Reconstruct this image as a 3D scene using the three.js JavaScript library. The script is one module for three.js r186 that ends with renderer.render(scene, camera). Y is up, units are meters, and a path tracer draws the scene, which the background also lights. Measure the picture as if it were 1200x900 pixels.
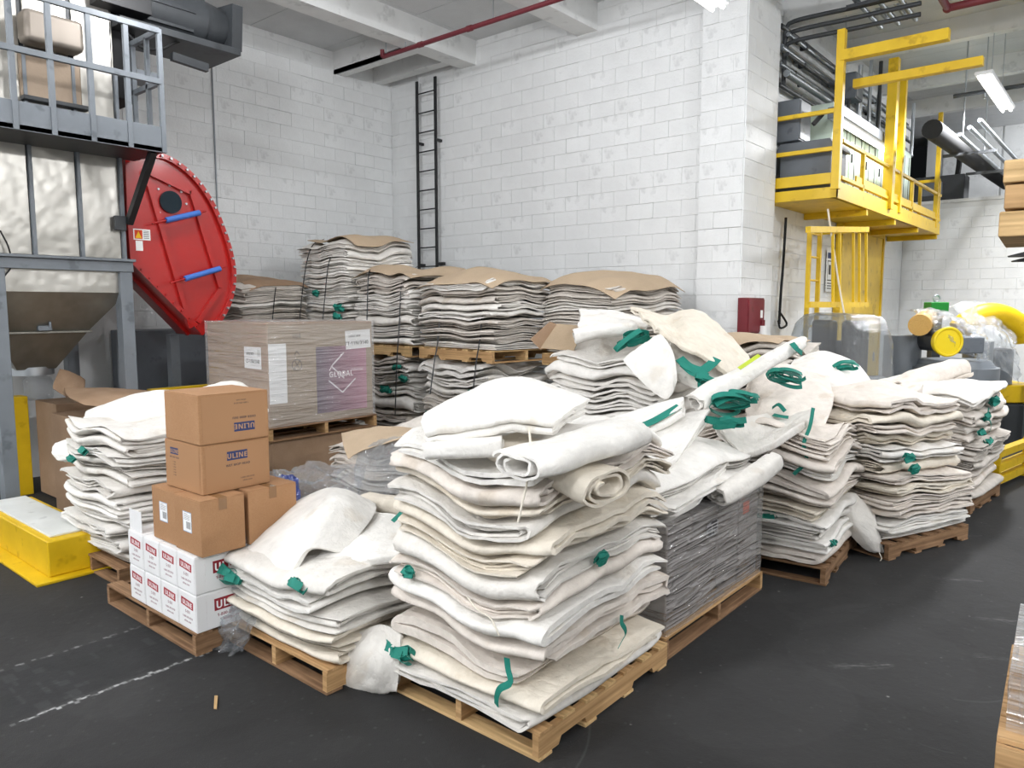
import * as THREE from 'three';
import { RoundedBoxGeometry } from 'three/addons/geometries/RoundedBoxGeometry.js';
import { mergeGeometries } from 'three/addons/utils/BufferGeometryUtils.js';
import { ImprovedNoise } from 'three/addons/math/ImprovedNoise.js';
import { RectAreaLightUniformsLib } from 'three/addons/lights/RectAreaLightUniformsLib.js';

// ---------- camera, exposure, lights ----------
const F = 870, PITCH = Math.atan(90 / F), YAW = 40 * Math.PI / 180, EYE = 2.0;
const scene = new THREE.Scene();
scene.background = new THREE.Color(0x1a1c1e);
const camera = new THREE.PerspectiveCamera(2 * Math.atan(450 / F) * 180 / Math.PI, 4 / 3, 0.05, 60);
camera.rotation.order = 'YXZ';
camera.position.set(0, EYE, 0);
camera.rotation.set(-PITCH, YAW, 0);
scene.add(camera);
const renderer = new THREE.WebGLRenderer();
renderer.toneMapping = THREE.LinearToneMapping;
renderer.toneMappingExposure = .475;
renderer.shadowMap.enabled = true;
RectAreaLightUniformsLib.init();
const LAMPCOL = 0xfbfcff;
// ceiling fluorescent battens: x, y, z, candela, length; tubes run along z
const LAMPS = [
  [-3.04, 4.66, -5.85, 8], [-1.72, 4.97, -12.6, 80, 2.2], [1.2, 5.3, -9.6, 40], [0.5, 5.4, -18.2, 60],
  [-6.4, 5.3, -3.4, 19], [-4.6, 5.3, 1.4, 44], [-8.2, 5.3, 1.2, 56], [-4.6, 5.3, 4.8, 44], [-0.8, 5.3, 2.0, 40], [-0.8, 5.3, 5.2, 44], [3.4, 5.3, -5.0, 84], [3.4, 5.3, -0.4, 70],
];

// ---------- helpers ----------
const V = (x, y, z) => new THREE.Vector3(x, y, z);
const FW = V(-Math.sin(YAW) * Math.cos(PITCH), -Math.sin(PITCH), -Math.cos(YAW) * Math.cos(PITCH));
const RT = V(Math.cos(YAW), 0, -Math.sin(YAW)), UP = new THREE.Vector3().crossVectors(RT, FW);
const ray = (x, y) => FW.clone().addScaledVector(RT, (x - 600) / F).addScaledVector(UP, -(y - 450) / F);
const AT = (x, y, t) => ray(x, y).multiplyScalar(t).add(V(0, EYE, 0));
const PX = (x, y, X) => { const d = ray(x, y); return AT(x, y, X / d.x); };
const PZ = (x, y, Z) => { const d = ray(x, y); return AT(x, y, Z / d.z); };
const GY = (x, y, Y) => { const d = ray(x, y); return AT(x, y, (Y - EYE) / d.y); };
function rng(seed) { let a = (seed * 2654435761) >>> 0; return () => { a = (a + 0x6D2B79F5) | 0; let t = Math.imul(a ^ (a >>> 15), 1 | a); t = (t + Math.imul(t ^ (t >>> 7), 61 | t)) ^ t; return ((t ^ (t >>> 14)) >>> 0) / 4294967296; }; }
const PN = new ImprovedNoise();
const noise = (x, y, z = 0) => PN.noise(x + 31.7, y + 17.3, z + 5.1);
const clamp = (x, a = 0, b = 1) => Math.min(b, Math.max(a, x));
const sstep = (a, b, x) => { const t = clamp((x - a) / (b - a)); return t * t * (3 - 2 * t); };
const taken = new Map();
function numbered(n) { const k = taken.get(n) || 0; taken.set(n, k + 1); return k ? n + '_' + String(k).padStart(3, '0') : n; }
function shadow(o) { o.castShadow = true; o.receiveShadow = true; return o; }
function flat(g) { const r = g.index ? g.toNonIndexed() : g; for (const k of Object.keys(r.attributes)) if (!['position', 'normal', 'uv'].includes(k)) r.deleteAttribute(k); return r; }
function merged(gs) { return gs.length === 1 ? gs[0] : mergeGeometries(gs.map(flat)); }
function obj(name, gs, mat, parent = scene) {
  const m = shadow(new THREE.Mesh(Array.isArray(gs) ? merged(gs) : gs, mat));
  m.name = parent === scene ? numbered(name) : name; parent.add(m); return m;
}
function tag(o, label, category, group) { o.userData = { label, category }; if (group) o.userData.group = group; return o; }
function thing(name, label, category, p = [0, 0, 0], turn = 0, group) {
  const o = new THREE.Group(); o.name = numbered(name); scene.add(o);
  if (p.isVector3) o.position.copy(p); else o.position.set(...p);
  o.rotation.y = turn; return tag(o, label, category, group);
}
function struct(name, gs, mat, label, parent = scene) {
  const m = obj(name, gs, mat, parent); if (parent === scene) m.userData = { kind: 'structure', label, category: 'structure' }; return m;
}
// uv in metres, u along the longest side
function metreUV(g, grain) {
  g.computeBoundingBox(); const s = g.boundingBox.getSize(V(0, 0, 0));
  const ax = grain ?? (s.x >= s.y && s.x >= s.z ? 0 : s.z >= s.y ? 2 : 1), P = g.attributes.position, N = g.attributes.normal, uv = new Float32Array(P.count * 2);
  for (let i = 0; i < P.count; i++) {
    const p = [P.getX(i), P.getY(i), P.getZ(i)], n = [Math.abs(N.getX(i)), Math.abs(N.getY(i)), Math.abs(N.getZ(i))];
    const m = n[0] > n[1] && n[0] > n[2] ? 0 : n[1] > n[2] ? 1 : 2, o = [0, 1, 2].filter(k => k !== m);
    const a = o.includes(ax) ? ax : o[0], b = o.find(k => k !== a);
    uv[2 * i] = p[a]; uv[2 * i + 1] = p[b] + p[m] * 0.37;
  }
  g.setAttribute('uv', new THREE.BufferAttribute(uv, 2)); return g;
}
function bx(w, h, d, x = 0, y = 0, z = 0, r = 0) {
  const g = r ? new RoundedBoxGeometry(w, h, d, 1, Math.min(r, w / 2.1, h / 2.1, d / 2.1)) : new THREE.BoxGeometry(w, h, d);
  g.translate(x, y, z); return metreUV(g);
}
function span(a, b, r = 0) { return bx(Math.abs(b[0] - a[0]), Math.abs(b[1] - a[1]), Math.abs(b[2] - a[2]), (a[0] + b[0]) / 2, (a[1] + b[1]) / 2, (a[2] + b[2]) / 2, r); }
function bar(a, b, w, h = w, r = 0) {           // rectangular bar between two points
  const A = a.isVector3 ? a : V(...a), B = b.isVector3 ? b : V(...b), d = B.clone().sub(A), L = d.length();
  const g = r ? new RoundedBoxGeometry(w, h, L, 1, r) : new THREE.BoxGeometry(w, h, L); metreUV(g);
  const m = new THREE.Matrix4().lookAt(B, A, Math.abs(d.y) > 0.98 * L ? V(0, 0, 1) : V(0, 1, 0)); m.setPosition(A.clone().add(B).multiplyScalar(.5)); return g.applyMatrix4(m);
}
function rod(a, b, r, seg = 10, r2 = r) {
  const A = a.isVector3 ? a : V(...a), B = b.isVector3 ? b : V(...b), d = B.clone().sub(A);
  const g = new THREE.CylinderGeometry(r2, r, d.length(), seg, 1);
  g.applyQuaternion(new THREE.Quaternion().setFromUnitVectors(V(0, 1, 0), d.clone().normalize())); g.translate((A.x + B.x) / 2, (A.y + B.y) / 2, (A.z + B.z) / 2); return g;
}
function pipe(pts, r, seg = 8, per = 6) {
  const c = new THREE.CatmullRomCurve3(pts.map(p => p.isVector3 ? p : V(...p)), false, 'centripetal'); return new THREE.TubeGeometry(c, per * (pts.length - 1), r, seg, false);
}
function poly(pts2, depth, bevel = 0) {          // extruded outline in xy, z from 0 to depth
  const s = new THREE.Shape(pts2.map(p => new THREE.Vector2(p[0], p[1])));
  return new THREE.ExtrudeGeometry(s, { depth, bevelEnabled: bevel > 0, bevelSize: bevel, bevelThickness: bevel, bevelSegments: 1, curveSegments: 8 });
}
// flat strip of webbing along a curve; ups may give its facing at each point
function ribbon(pts, w, th, seg = 6, face) {
  const c = new THREE.CatmullRomCurve3(pts.map(p => p.isVector3 ? p : V(...p)), false, 'centripetal'), n = seg * (pts.length - 1), P = [], I = [], U = [];
  let prev = (face || V(0, 1, 0)).clone(); const L = c.getLength();
  for (let i = 0; i <= n; i++) {
    const p = c.getPointAt(i / n), t = c.getTangentAt(i / n), nn = prev.clone().addScaledVector(t, -prev.dot(t)); if (nn.lengthSq() < 1e-6) nn.set(1, 0, 0); nn.normalize(); prev = nn;
    const b = new THREE.Vector3().crossVectors(t, nn).multiplyScalar(w / 2), o = nn.clone().multiplyScalar(th / 2);
    for (const [sb, so] of [[-1, 1], [1, 1], [1, -1], [-1, -1]]) { P.push(p.x + b.x * sb + o.x * so, p.y + b.y * sb + o.y * so, p.z + b.z * sb + o.z * so); U.push(i / n * L, sb * w / 2); }
  }
  for (let i = 0; i < n; i++) for (let k = 0; k < 4; k++) { const a = i * 4 + k, b = i * 4 + (k + 1) % 4; I.push(a, b, a + 4, b, b + 4, a + 4); }
  I.push(0, 2, 1, 0, 3, 2); const e = n * 4; I.push(e, e + 1, e + 2, e, e + 2, e + 3);
  const g = new THREE.BufferGeometry(); g.setAttribute('position', new THREE.Float32BufferAttribute(P, 3)); g.setAttribute('uv', new THREE.Float32BufferAttribute(U, 2)); g.setIndex(I);
  const f = g.toNonIndexed(); f.computeVertexNormals(); return f;
}
// ---------- textures and materials ----------
function pvn(seed) {                             // tiling value noise
  const r = rng(seed), N = 64, T = new Float32Array(N * N); for (let i = 0; i < T.length; i++) T[i] = r();
  return (x, y, per) => {
    const xi = Math.floor(x), yi = Math.floor(y), fx = x - xi, fy = y - yi, u = fx * fx * (3 - 2 * fx), v = fy * fy * (3 - 2 * fy), w = (a, p) => (((a % p) + p) % p) % N;
    const g = (a, b) => T[w(b, per[1]) * N + w(a, per[0])];
    return (g(xi, yi) * (1 - u) + g(xi + 1, yi) * u) * (1 - v) + (g(xi, yi + 1) * (1 - u) + g(xi + 1, yi + 1) * u) * v;
  };
}
function dataTex(n, fn, srgb, repeat = 1) {
  const d = new Uint8Array(n * n * 4);
  for (let y = 0; y < n; y++) for (let x = 0; x < n; x++) { const c = fn(x / n, y / n, x, y), i = (y * n + x) * 4, a = Array.isArray(c) ? c : [c, c, c]; d[i] = clamp(a[0], 0, 255); d[i + 1] = clamp(a[1], 0, 255); d[i + 2] = clamp(a[2], 0, 255); d[i + 3] = 255; }
  const t = new THREE.DataTexture(d, n, n); t.wrapS = t.wrapT = THREE.RepeatWrapping; t.magFilter = THREE.LinearFilter; t.minFilter = THREE.LinearMipmapLinearFilter; t.generateMipmaps = true;
  if (srgb) t.colorSpace = THREE.SRGBColorSpace; if (Array.isArray(repeat)) t.repeat.set(...repeat); else t.repeat.set(repeat, repeat); t.needsUpdate = true; return t;
}
const nz = pvn(3);
const tn = (u, v, f, o = 0) => nz(u * f + o * 7, v * f + o * 3, [f, f].map(k => k)) ;
const tf = (u, v, f) => tn(u, v, f) * .5 + tn(u, v, f * 2, 1) * .25 + tn(u, v, Math.min(f * 4, 64), 2) * .15 + tn(u, v, Math.min(f * 8, 64), 3) * .1;
const hash = (x, y) => { const s = Math.sin(x * 127.1 + y * 311.7) * 43758.5453; return s - Math.floor(s); };
const fabricMap = (c, amt) => dataTex(512, (u, v, x, y) => { const s = tf(u, v, 5), k = (tf(u, v, 16) - .5) * 22 * amt + (hash(x, y) - .5) * 10, st = sstep(.6, .78, s) * 15 * amt; return [c[0] + k - st * .8, c[1] + k - st, c[2] + k - st * 1.25]; }, true, 1.1);
const fabricBump = dataTex(512, (u, v, x, y) => { const a = 1 - Math.abs(tf(u, v, 7) * 2 - 1), b = 1 - Math.abs(tf(v, u, 14) * 2 - 1); return 120 * Math.pow(a, 3) + 70 * Math.pow(b, 4) + ((x + y) % 4 < 2 ? 12 : 0) + hash(x, y) * 14; }, false, 1.3);
function std(o) { return new THREE.MeshStandardMaterial(o); }
function phys(o) { return new THREE.MeshPhysicalMaterial(o); }
const fabric = (c, amt = 1) => std({ map: fabricMap(c, amt), bumpMap: fabricBump, bumpScale: .006, roughness: .78, side: THREE.DoubleSide });
const woodMap = (c, dark) => dataTex(512, (u, v, x, y) => { const g = nz(u * 3, v * 40, [3, 40]), h = nz(u * 6 + 3, v * 60, [6, 60]), p = tf(u, v, 6); const k = (g - .5) * 36 + (h - .5) * 22 + (p - .5) * 40 * dark; return [c[0] + k, c[1] + k * .92, c[2] + k * .8]; }, true, [.8, 2.2]);
const grainBump = dataTex(256, (u, v, x, y) => nz(u * 4, v * 56, [4, 56]) * 190 + hash(x, y) * 40, false, [.8, 2.2]);
const wood = (c, dark = 1) => std({ map: woodMap(c, dark), bumpMap: grainBump, bumpScale: .0015, roughness: .82 });
const speck = dataTex(256, (u, v, x, y) => 150 + (tf(u, v, 12) - .5) * 120 + (hash(x, y) - .5) * 50, false, 2);
const paintMap = (c, amt) => dataTex(256, (u, v, x, y) => { const k = (tf(u, v, 6) - .5) * 30 * amt, s = sstep(.62, .8, tf(v, u, 10)) * 34 * amt; return [c[0] + k - s, c[1] + k - s, c[2] + k - s]; }, true, .8);
const paint = (c, amt = 1, o = {}) => std({ map: paintMap(c, amt), bumpMap: speck, bumpScale: .0008, roughness: .55, ...o });
const M = {
  white: fabric([238, 235, 229]), cream: fabric([232, 223, 207]), pale: fabric([229, 225, 218]), dull: fabric([211, 204, 195], 1.4), pinkish: fabric([228, 219, 209], 1.1),
  teal: std({ color: 0x0f7b6b, roughness: .7, bumpMap: speck, bumpScale: .001, side: THREE.DoubleSide }), tie: std({ color: 0xe6dfd0, roughness: .8 }),
  wood: wood([182, 145, 100]), woodOld: wood([138, 106, 76], 1.4), woodPale: wood([206, 172, 122], .9),
  card: std({ map: dataTex(256, (u, v, x, y) => { const k = (tf(u, v, 4) - .5) * 14 + (hash(x >> 1, y) - .5) * 8; return [190 + k, 168 + k, 141 + k]; }, true, 1.2), bumpMap: speck, bumpScale: .0006, roughness: .85 }),
  kraft: std({ map: dataTex(256, (u, v, x, y) => { const k = (tf(u, v, 4) - .5) * 14 + (hash(x >> 1, y) - .5) * 8; return [165 + k, 124 + k, 87 + k]; }, true, 1.2), bumpMap: speck, bumpScale: .0006, roughness: .85 }),
  cardDark: std({ map: dataTex(256, (u, v, x, y) => { const k = (tf(u, v, 4) - .5) * 26 + (hash(x >> 1, y) - .5) * 8; return [158 + k, 130 + k, 104 + k]; }, true, 1.2), roughness: .85 }),
  cardEdge: std({ color: 0xb08c62, roughness: .9 }), whiteCard: std({ color: 0xeeeeee, roughness: .6, bumpMap: speck, bumpScale: .0005 }),
  tape: phys({ color: 0x86623e, roughness: .25, clearcoat: .4 }), black: std({ color: 0x17181a, roughness: .5 }), rubber: std({ color: 0x0f1011, roughness: .8 }),
  darkSteel: paint([52, 55, 58], .5, { roughness: .5 }), greySteel: paint([116, 122, 128], .6, { roughness: .45 }), panelGrey: paint([100, 106, 113], .5, { roughness: .5 }), mint: paint([203, 220, 208], .4, { roughness: .5 }),
  stainless: std({ map: dataTex(256, (u, v) => { const k = (tf(u, v, 4) - .5) * 50; return [176 + k, 173 + k, 166 + k]; }, true, .5), metalness: .9, roughness: .34, bumpMap: dataTex(256, (u, v) => tf(u, v, 3) * 255, false, .8), bumpScale: .02 }),
  hopper: std({ map: dataTex(256, (u, v) => { const k = (tf(u, v, 5) - .5) * 60; return [140 + k, 138 + k, 130 + k]; }, true, .6), metalness: .85, roughness: .42, bumpMap: dataTex(256, (u, v) => tf(u, v, 4) * 255, false, 1), bumpScale: .01 }),
  zinc: std({ color: 0xb4b9bd, metalness: .9, roughness: .35 }), conduit: std({ color: 0x8d9398, metalness: .6, roughness: .4 }),
  red: phys({ color: 0xab1713, roughness: .3, clearcoat: .5, clearcoatRoughness: .15, bumpMap: speck, bumpScale: .002 }), redDark: std({ color: 0xa01210, roughness: .4 }),
  blue: std({ color: 0x3f6fc0, roughness: .5 }), yellow: paint([220, 182, 18], .8, { roughness: .45 }), yellowCap: std({ color: 0xe8cc12, roughness: .4 }),
  maroon: paint([112, 22, 34], .5), pipeRed: std({ color: 0x6e2630, roughness: .5 }), beam: paint([226, 227, 226], .5, { roughness: .7 }),
  sign: std({ color: 0xf2f2f0, roughness: .5 }), green: std({ color: 0x128a2c, roughness: .4 }), glassDark: std({ color: 0x1c2a33, roughness: .08, metalness: .2 }),
  film: phys({ color: 0xffffff, transmission: .8, thickness: 0, roughness: .1, ior: 1.6, side: THREE.DoubleSide, bumpMap: dataTex(512, (u, v, x, y) => { const a = 1 - Math.abs(nz(u * 2, v * 30, [2, 30]) * 2 - 1), b = 1 - Math.abs(nz(u * 4 + 4, v * 60, [4, 60]) * 2 - 1); return 170 * a ** 3 + 80 * b ** 3; }, false, 1.2), bumpScale: .012 }),
  filmTight: phys({ color: 0xf2f2f2, transmission: .84, thickness: 0, roughness: .1, ior: 1.65, side: THREE.DoubleSide, bumpMap: dataTex(512, (u, v, x, y) => { const a = 1 - Math.abs(nz(u * 2, v * 26, [2, 26]) * 2 - 1), b = 1 - Math.abs(nz(u * 5 + 4, v * 52, [5, 52]) * 2 - 1); return 160 * a ** 4 + 90 * b ** 4; }, false, 1.1), bumpScale: .03 }),
  plastic: phys({ color: 0xf8fafc, transmission: .9, thickness: 0, roughness: .07, ior: 1.45, side: THREE.DoubleSide, bumpMap: fabricBump, bumpScale: .02 }),
  plasticDull: phys({ color: 0xdfe3e6, transmission: .84, thickness: 0, roughness: .14, side: THREE.DoubleSide, bumpMap: fabricBump, bumpScale: .02 }),
  lampGlow: std({ color: 0xffffff, emissive: 0xfffaf4, emissiveIntensity: 16 }), lampBody: std({ color: 0xe4e6e8, roughness: .5 }),
};
function canvas(w, h, draw, bg = '#a57c57') {
  const c = document.createElement('canvas'); c.width = w; c.height = h; const x = c.getContext('2d'); x.fillStyle = bg; x.fillRect(0, 0, w, h); draw(x, w, h);
  const t = new THREE.CanvasTexture(c); t.colorSpace = THREE.SRGBColorSpace; t.magFilter = THREE.LinearFilter; return std({ map: t, roughness: .75 });
}
function text(x, s, px, py, size, col, font = 'bold', align = 'center') { x.fillStyle = col; x.font = `${font} ${size}px sans-serif`; x.textAlign = align; x.textBaseline = 'middle'; x.fillText(s, px, py); }
// thin printed sheet standing on a face: normal along local +z, then turned about y
function sheet(w, h, p, turn, th = .0012) { const g = new THREE.BoxGeometry(w, h, th); g.rotateY(turn); g.translate(...p); return g; }

// ---------- lamps ----------
LAMPS.forEach(([x, y, z, k, L = 1.25], i) => {
  const seen = ['bright tube lamp under the ceiling above the block pier', 'bright tube lamp hanging beyond the yellow platform', 'tube lamp above the wrapped machines', 'tube lamp lighting the high far wall'][i] || 'twin tube lamp hung over the open aisle';
  const t = thing('ceiling_light', seen, 'lamp', [x, y, z], 0, 'tube lamps under the ceiling');
  obj('housing', [bx(.2, .05, L + .05, 0, .03, 0, .01)], M.lampBody, t);
  for (const s of [-1, 1]) obj('tube', rod([s * .05, -.015, -L / 2], [s * .05, -.015, L / 2], .018, 10), M.lampGlow, t);
  for (const s of [-1, 1]) obj('hanger', rod([0, .05, s * .5], [0, 5.95 - y, s * .5], .006, 6), M.zinc, t);
  const shade = i === 1 || i === 2, l = shade ? new THREE.RectAreaLight(LAMPCOL, k * 4.6, .3, L) : new THREE.PointLight(LAMPCOL, k); l.position.set(0, shade ? -.05 : -.16, 0); if (shade) l.rotation.x = -Math.PI / 2; else { l.castShadow = true; l.shadow.radius = 8; } l.name = 'lamp_light'; t.add(l);
});
// ---------- the room ----------
const wallPaint = std({ map: dataTex(512, (u, v, x, y) => { const k = (tf(u, v, 4) - .5) * 14 + (hash(x, y) - .5) * 7, s = sstep(.66, .8, tf(v, u, 9)) * 16; return [234 + k - s, 236 + k - s, 236 + k - s]; }, true, .7), bumpMap: dataTex(256, (u, v, x, y) => tf(u, v, 20) * 150 + hash(x, y) * 70, false, 2.5), bumpScale: .004, roughness: .6 });
const wallDim = std({ map: dataTex(256, (u, v, x, y) => { const k = (tf(u, v, 4) - .5) * 20; return [222 + k, 223 + k, 222 + k]; }, true, .7), bumpMap: speck, bumpScale: .002, roughness: .7 });
const mortar = std({ color: 0xdadbda, roughness: .9 });
const ceilMat = std({ map: dataTex(256, (u, v, x, y) => { const k = (tf(u, v, 5) - .5) * 18 + (hash(x, y) - .5) * 8; return [208 + k, 210 + k, 211 + k]; }, true, .6), roughness: .8, bumpMap: speck, bumpScale: .002 });
const H = 5.95, XL = -9.87, ZB = -8.5, ZF = -16.6, XW = -3.7, XE = 7, ZN = 7;
const BW = .39, BH = .195;
// block variants: painted blocks with soft chamfers, some a little proud, some with wider joints
const blockGeo = []; { const r = rng(5); for (let i = 0; i < 6; i++) { const g = new RoundedBoxGeometry(BW - .0016 - (i === 5 ? .004 : 0), BH - .0016 - (i === 5 ? .004 : i === 4 ? .003 : 0), .03, 1, .0022); metreUV(g); const p = g.attributes.uv; for (let k = 0; k < p.count; k++) p.setXY(k, p.getX(k) + r() * .0 + i * .37, p.getY(k) + i * .61); blockGeo.push(g); } }
// blocks on a wall face: origin o, along unit a, face normal n, from (u0, y0) to (u1, y1)
function blocks(wall, o, a, n, u0, u1, y0, y1, limit, seed) {
  const r = rng(seed), list = [], turn = Math.atan2(n.x, n.z), rest = [];
  for (let row = Math.floor(y0 / BH); (row + .5) * BH < y1; row++) for (let c = Math.floor(u0 / BW) - 1; c * BW < u1 + BW; c++) {
    let l = c * BW + (row % 2 ? BW / 2 : 0), e = l + BW; l = Math.max(l, u0); e = Math.min(e, u1); if (e - l < .06) continue;
    const g = blockGeo[Math.floor(r() * r() * 6)];
    const p = o.clone().addScaledVector(a, (l + e) / 2).addScaledVector(n, .0 + (r() - .5) * .004); p.y = (row + .5) * BH;
    list.push([g, p, (e - l) / BW, row]);
  }
  for (const [g, p, sx] of list.slice(-limit)) { const m = obj('block', g, wallPaint, wall); m.position.copy(p); m.rotation.y = turn; m.scale.x = sx; }
  for (const [g, p, sx] of list.slice(0, Math.max(0, list.length - limit))) { const q = g.clone(); q.scale(sx, 1, 1); q.rotateY(turn); q.translate(p.x, p.y, p.z); rest.push(q); }
  if (rest.length) { const m = obj('lower_blocks', rest, wallPaint, wall); m.userData.kind = 'stuff'; }
}
const T = .3;
const wl = struct('wall_left', [span([XL - T, 0, ZB - .4], [XL - .012, H + .3, ZN])], mortar, 'white painted block wall behind the red casing');
obj('plaster', [span([XL - .02, 0, -4.2], [XL, H, ZN])], wallDim, wl);
blocks(wl, V(XL, 0, 0), V(0, 0, -1), V(1, 0, 0), 4.2, 8.6, 0, H, 290, 11);
// back wall: a narrow set-back strip in the corner, the main face, and a pier at its free end
const wb = struct('wall_back', [span([XL - T, 0, ZB - .4], [-9.05, H + .3, ZB - .112]), span([-9.06, 0, ZB - .4], [-4.0, H + .3, ZB - .012])], mortar, 'white painted block wall with a black ladder in its corner');
blocks(wb, V(XL, 0, ZB - .1), V(1, 0, 0), V(0, 0, 1), 0, .8, 0, H, 40, 12);
blocks(wb, V(-9.08, 0, ZB), V(1, 0, 0), V(0, 0, 1), 0, 5.0, .9, H, 290, 13);
const wp = struct('wall_pier', [span([-4.12, 0, ZB - .85], [-3.592, H + .3, ZB + .088])], mortar, 'white painted block pier at the end of the long wall');
blocks(wp, V(-4.12, 0, ZB + .1), V(1, 0, 0), V(0, 0, 1), 0, .54, 0, H, 60, 14);
blocks(wp, V(-3.58, 0, ZB + .1), V(0, 0, -1), V(1, 0, 0), 0, .95, 0, H, 80, 15);
const wr = struct('wall_right', [span([XW - T, 0, ZF - .2], [XW - .012, H + .3, ZB - .3])], mortar, 'white painted block wall under the yellow platform');
blocks(wr, V(XW, 0, ZB - .8), V(0, 0, -1), V(1, 0, 0), 0, 7.2, 1.2, H, 295, 16);
const wf = struct('wall_far', [span([XW - T, 0, ZF - .3], [XE + T, 4.0, ZF - .012])], mortar, 'low white block wall beyond the wrapped machines');
blocks(wf, V(XW, 0, ZF), V(1, 0, 0), V(0, 0, 1), 0, 6.2, .6, 3.95, 250, 17);
struct('trim_1', [span([XW, 4.0, ZF - .35], [XE, 4.06, ZF + .03])], M.beam, 'white cap along the top of the low far wall');
const wu = struct('wall_upper', [span([XW - T, 3.9, ZF - 3.4], [XE + T, H + .3, ZF - 3.2])], wallPaint, 'bright white panelled wall high up in the far distance');
for (let i = 0; i < 9; i++) obj('panel', bx(1.12, 1.9, .04, XW + .6 + i * 1.16, 5.0, ZF - 3.18, .008), wallPaint, wu);
struct('wall_east', [span([XE, 0, ZF - 3.4], [XE + T, H + .3, ZN])], wallDim, 'white wall along the open side of the hall');
struct('wall_near', [span([XL - T, 0, ZN], [XE + T, H + .3, ZN + T])], wallDim, 'white wall behind the viewer');
// ceiling: slab with separate panels between the beams
const ce = struct('ceiling', [span([XL - T, H + .03, ZF - 3.5], [XE + T, H + .3, ZN + T])], mortar, 'grey ceiling of long panels between white beams');
{ const xs = [XL, -7.75, -5.6, -3.58, -1.4, .8, 3, 5.2, XE]; for (let i = 0; i + 1 < xs.length; i++) for (let z = 4; z > -20; z -= 1.25) obj('panel', span([xs[i] + .004, H, z - 1.243], [xs[i + 1] - .004, H + .035, z], .006), ceilMat, ce); }
let trimN = 2;
const trim = (gs, mat, label) => struct('trim_' + trimN++, gs, mat, label);
trim([span([-8.12, 5.6, ZB], [-7.82, H, 4])], M.beam, 'white ceiling beam ending above the black wall ladder');
trim([span([-5.98, 5.6, ZB], [-5.66, H, 4])], M.beam, 'white ceiling beam ending on the long wall beside the red pipe');
trim([span([-3.75, 5.55, ZB + .1], [-3.4, H, 4])], M.beam, 'white ceiling beam running into the block pier');
trim([span([XL, 5.62, -7.62], [-8.12, 5.68, -7.42]), span([XL, 5.62, -7.46], [-8.12, H, -7.42])], M.beam, 'short grey steel angle crossing the ceiling corner');
trim([span([XL, 5.66, -8.38], [-8.12, H, -8.2])], M.beam, 'short grey beam close to the corner ladder');
for (const [z, d] of [[-9.9, .4], [-12.2, .3], [-14.4, .3], [-16.4, .3]]) trim([span([XW, H - d, z], [XE, H, z + .16])], M.beam, 'white cross beam over the yellow platform, ' + (z > -10 ? 'nearest the pier' : z > -13 ? 'second from the pier' : z > -15 ? 'third from the pier' : 'over the far wall'));
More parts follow.
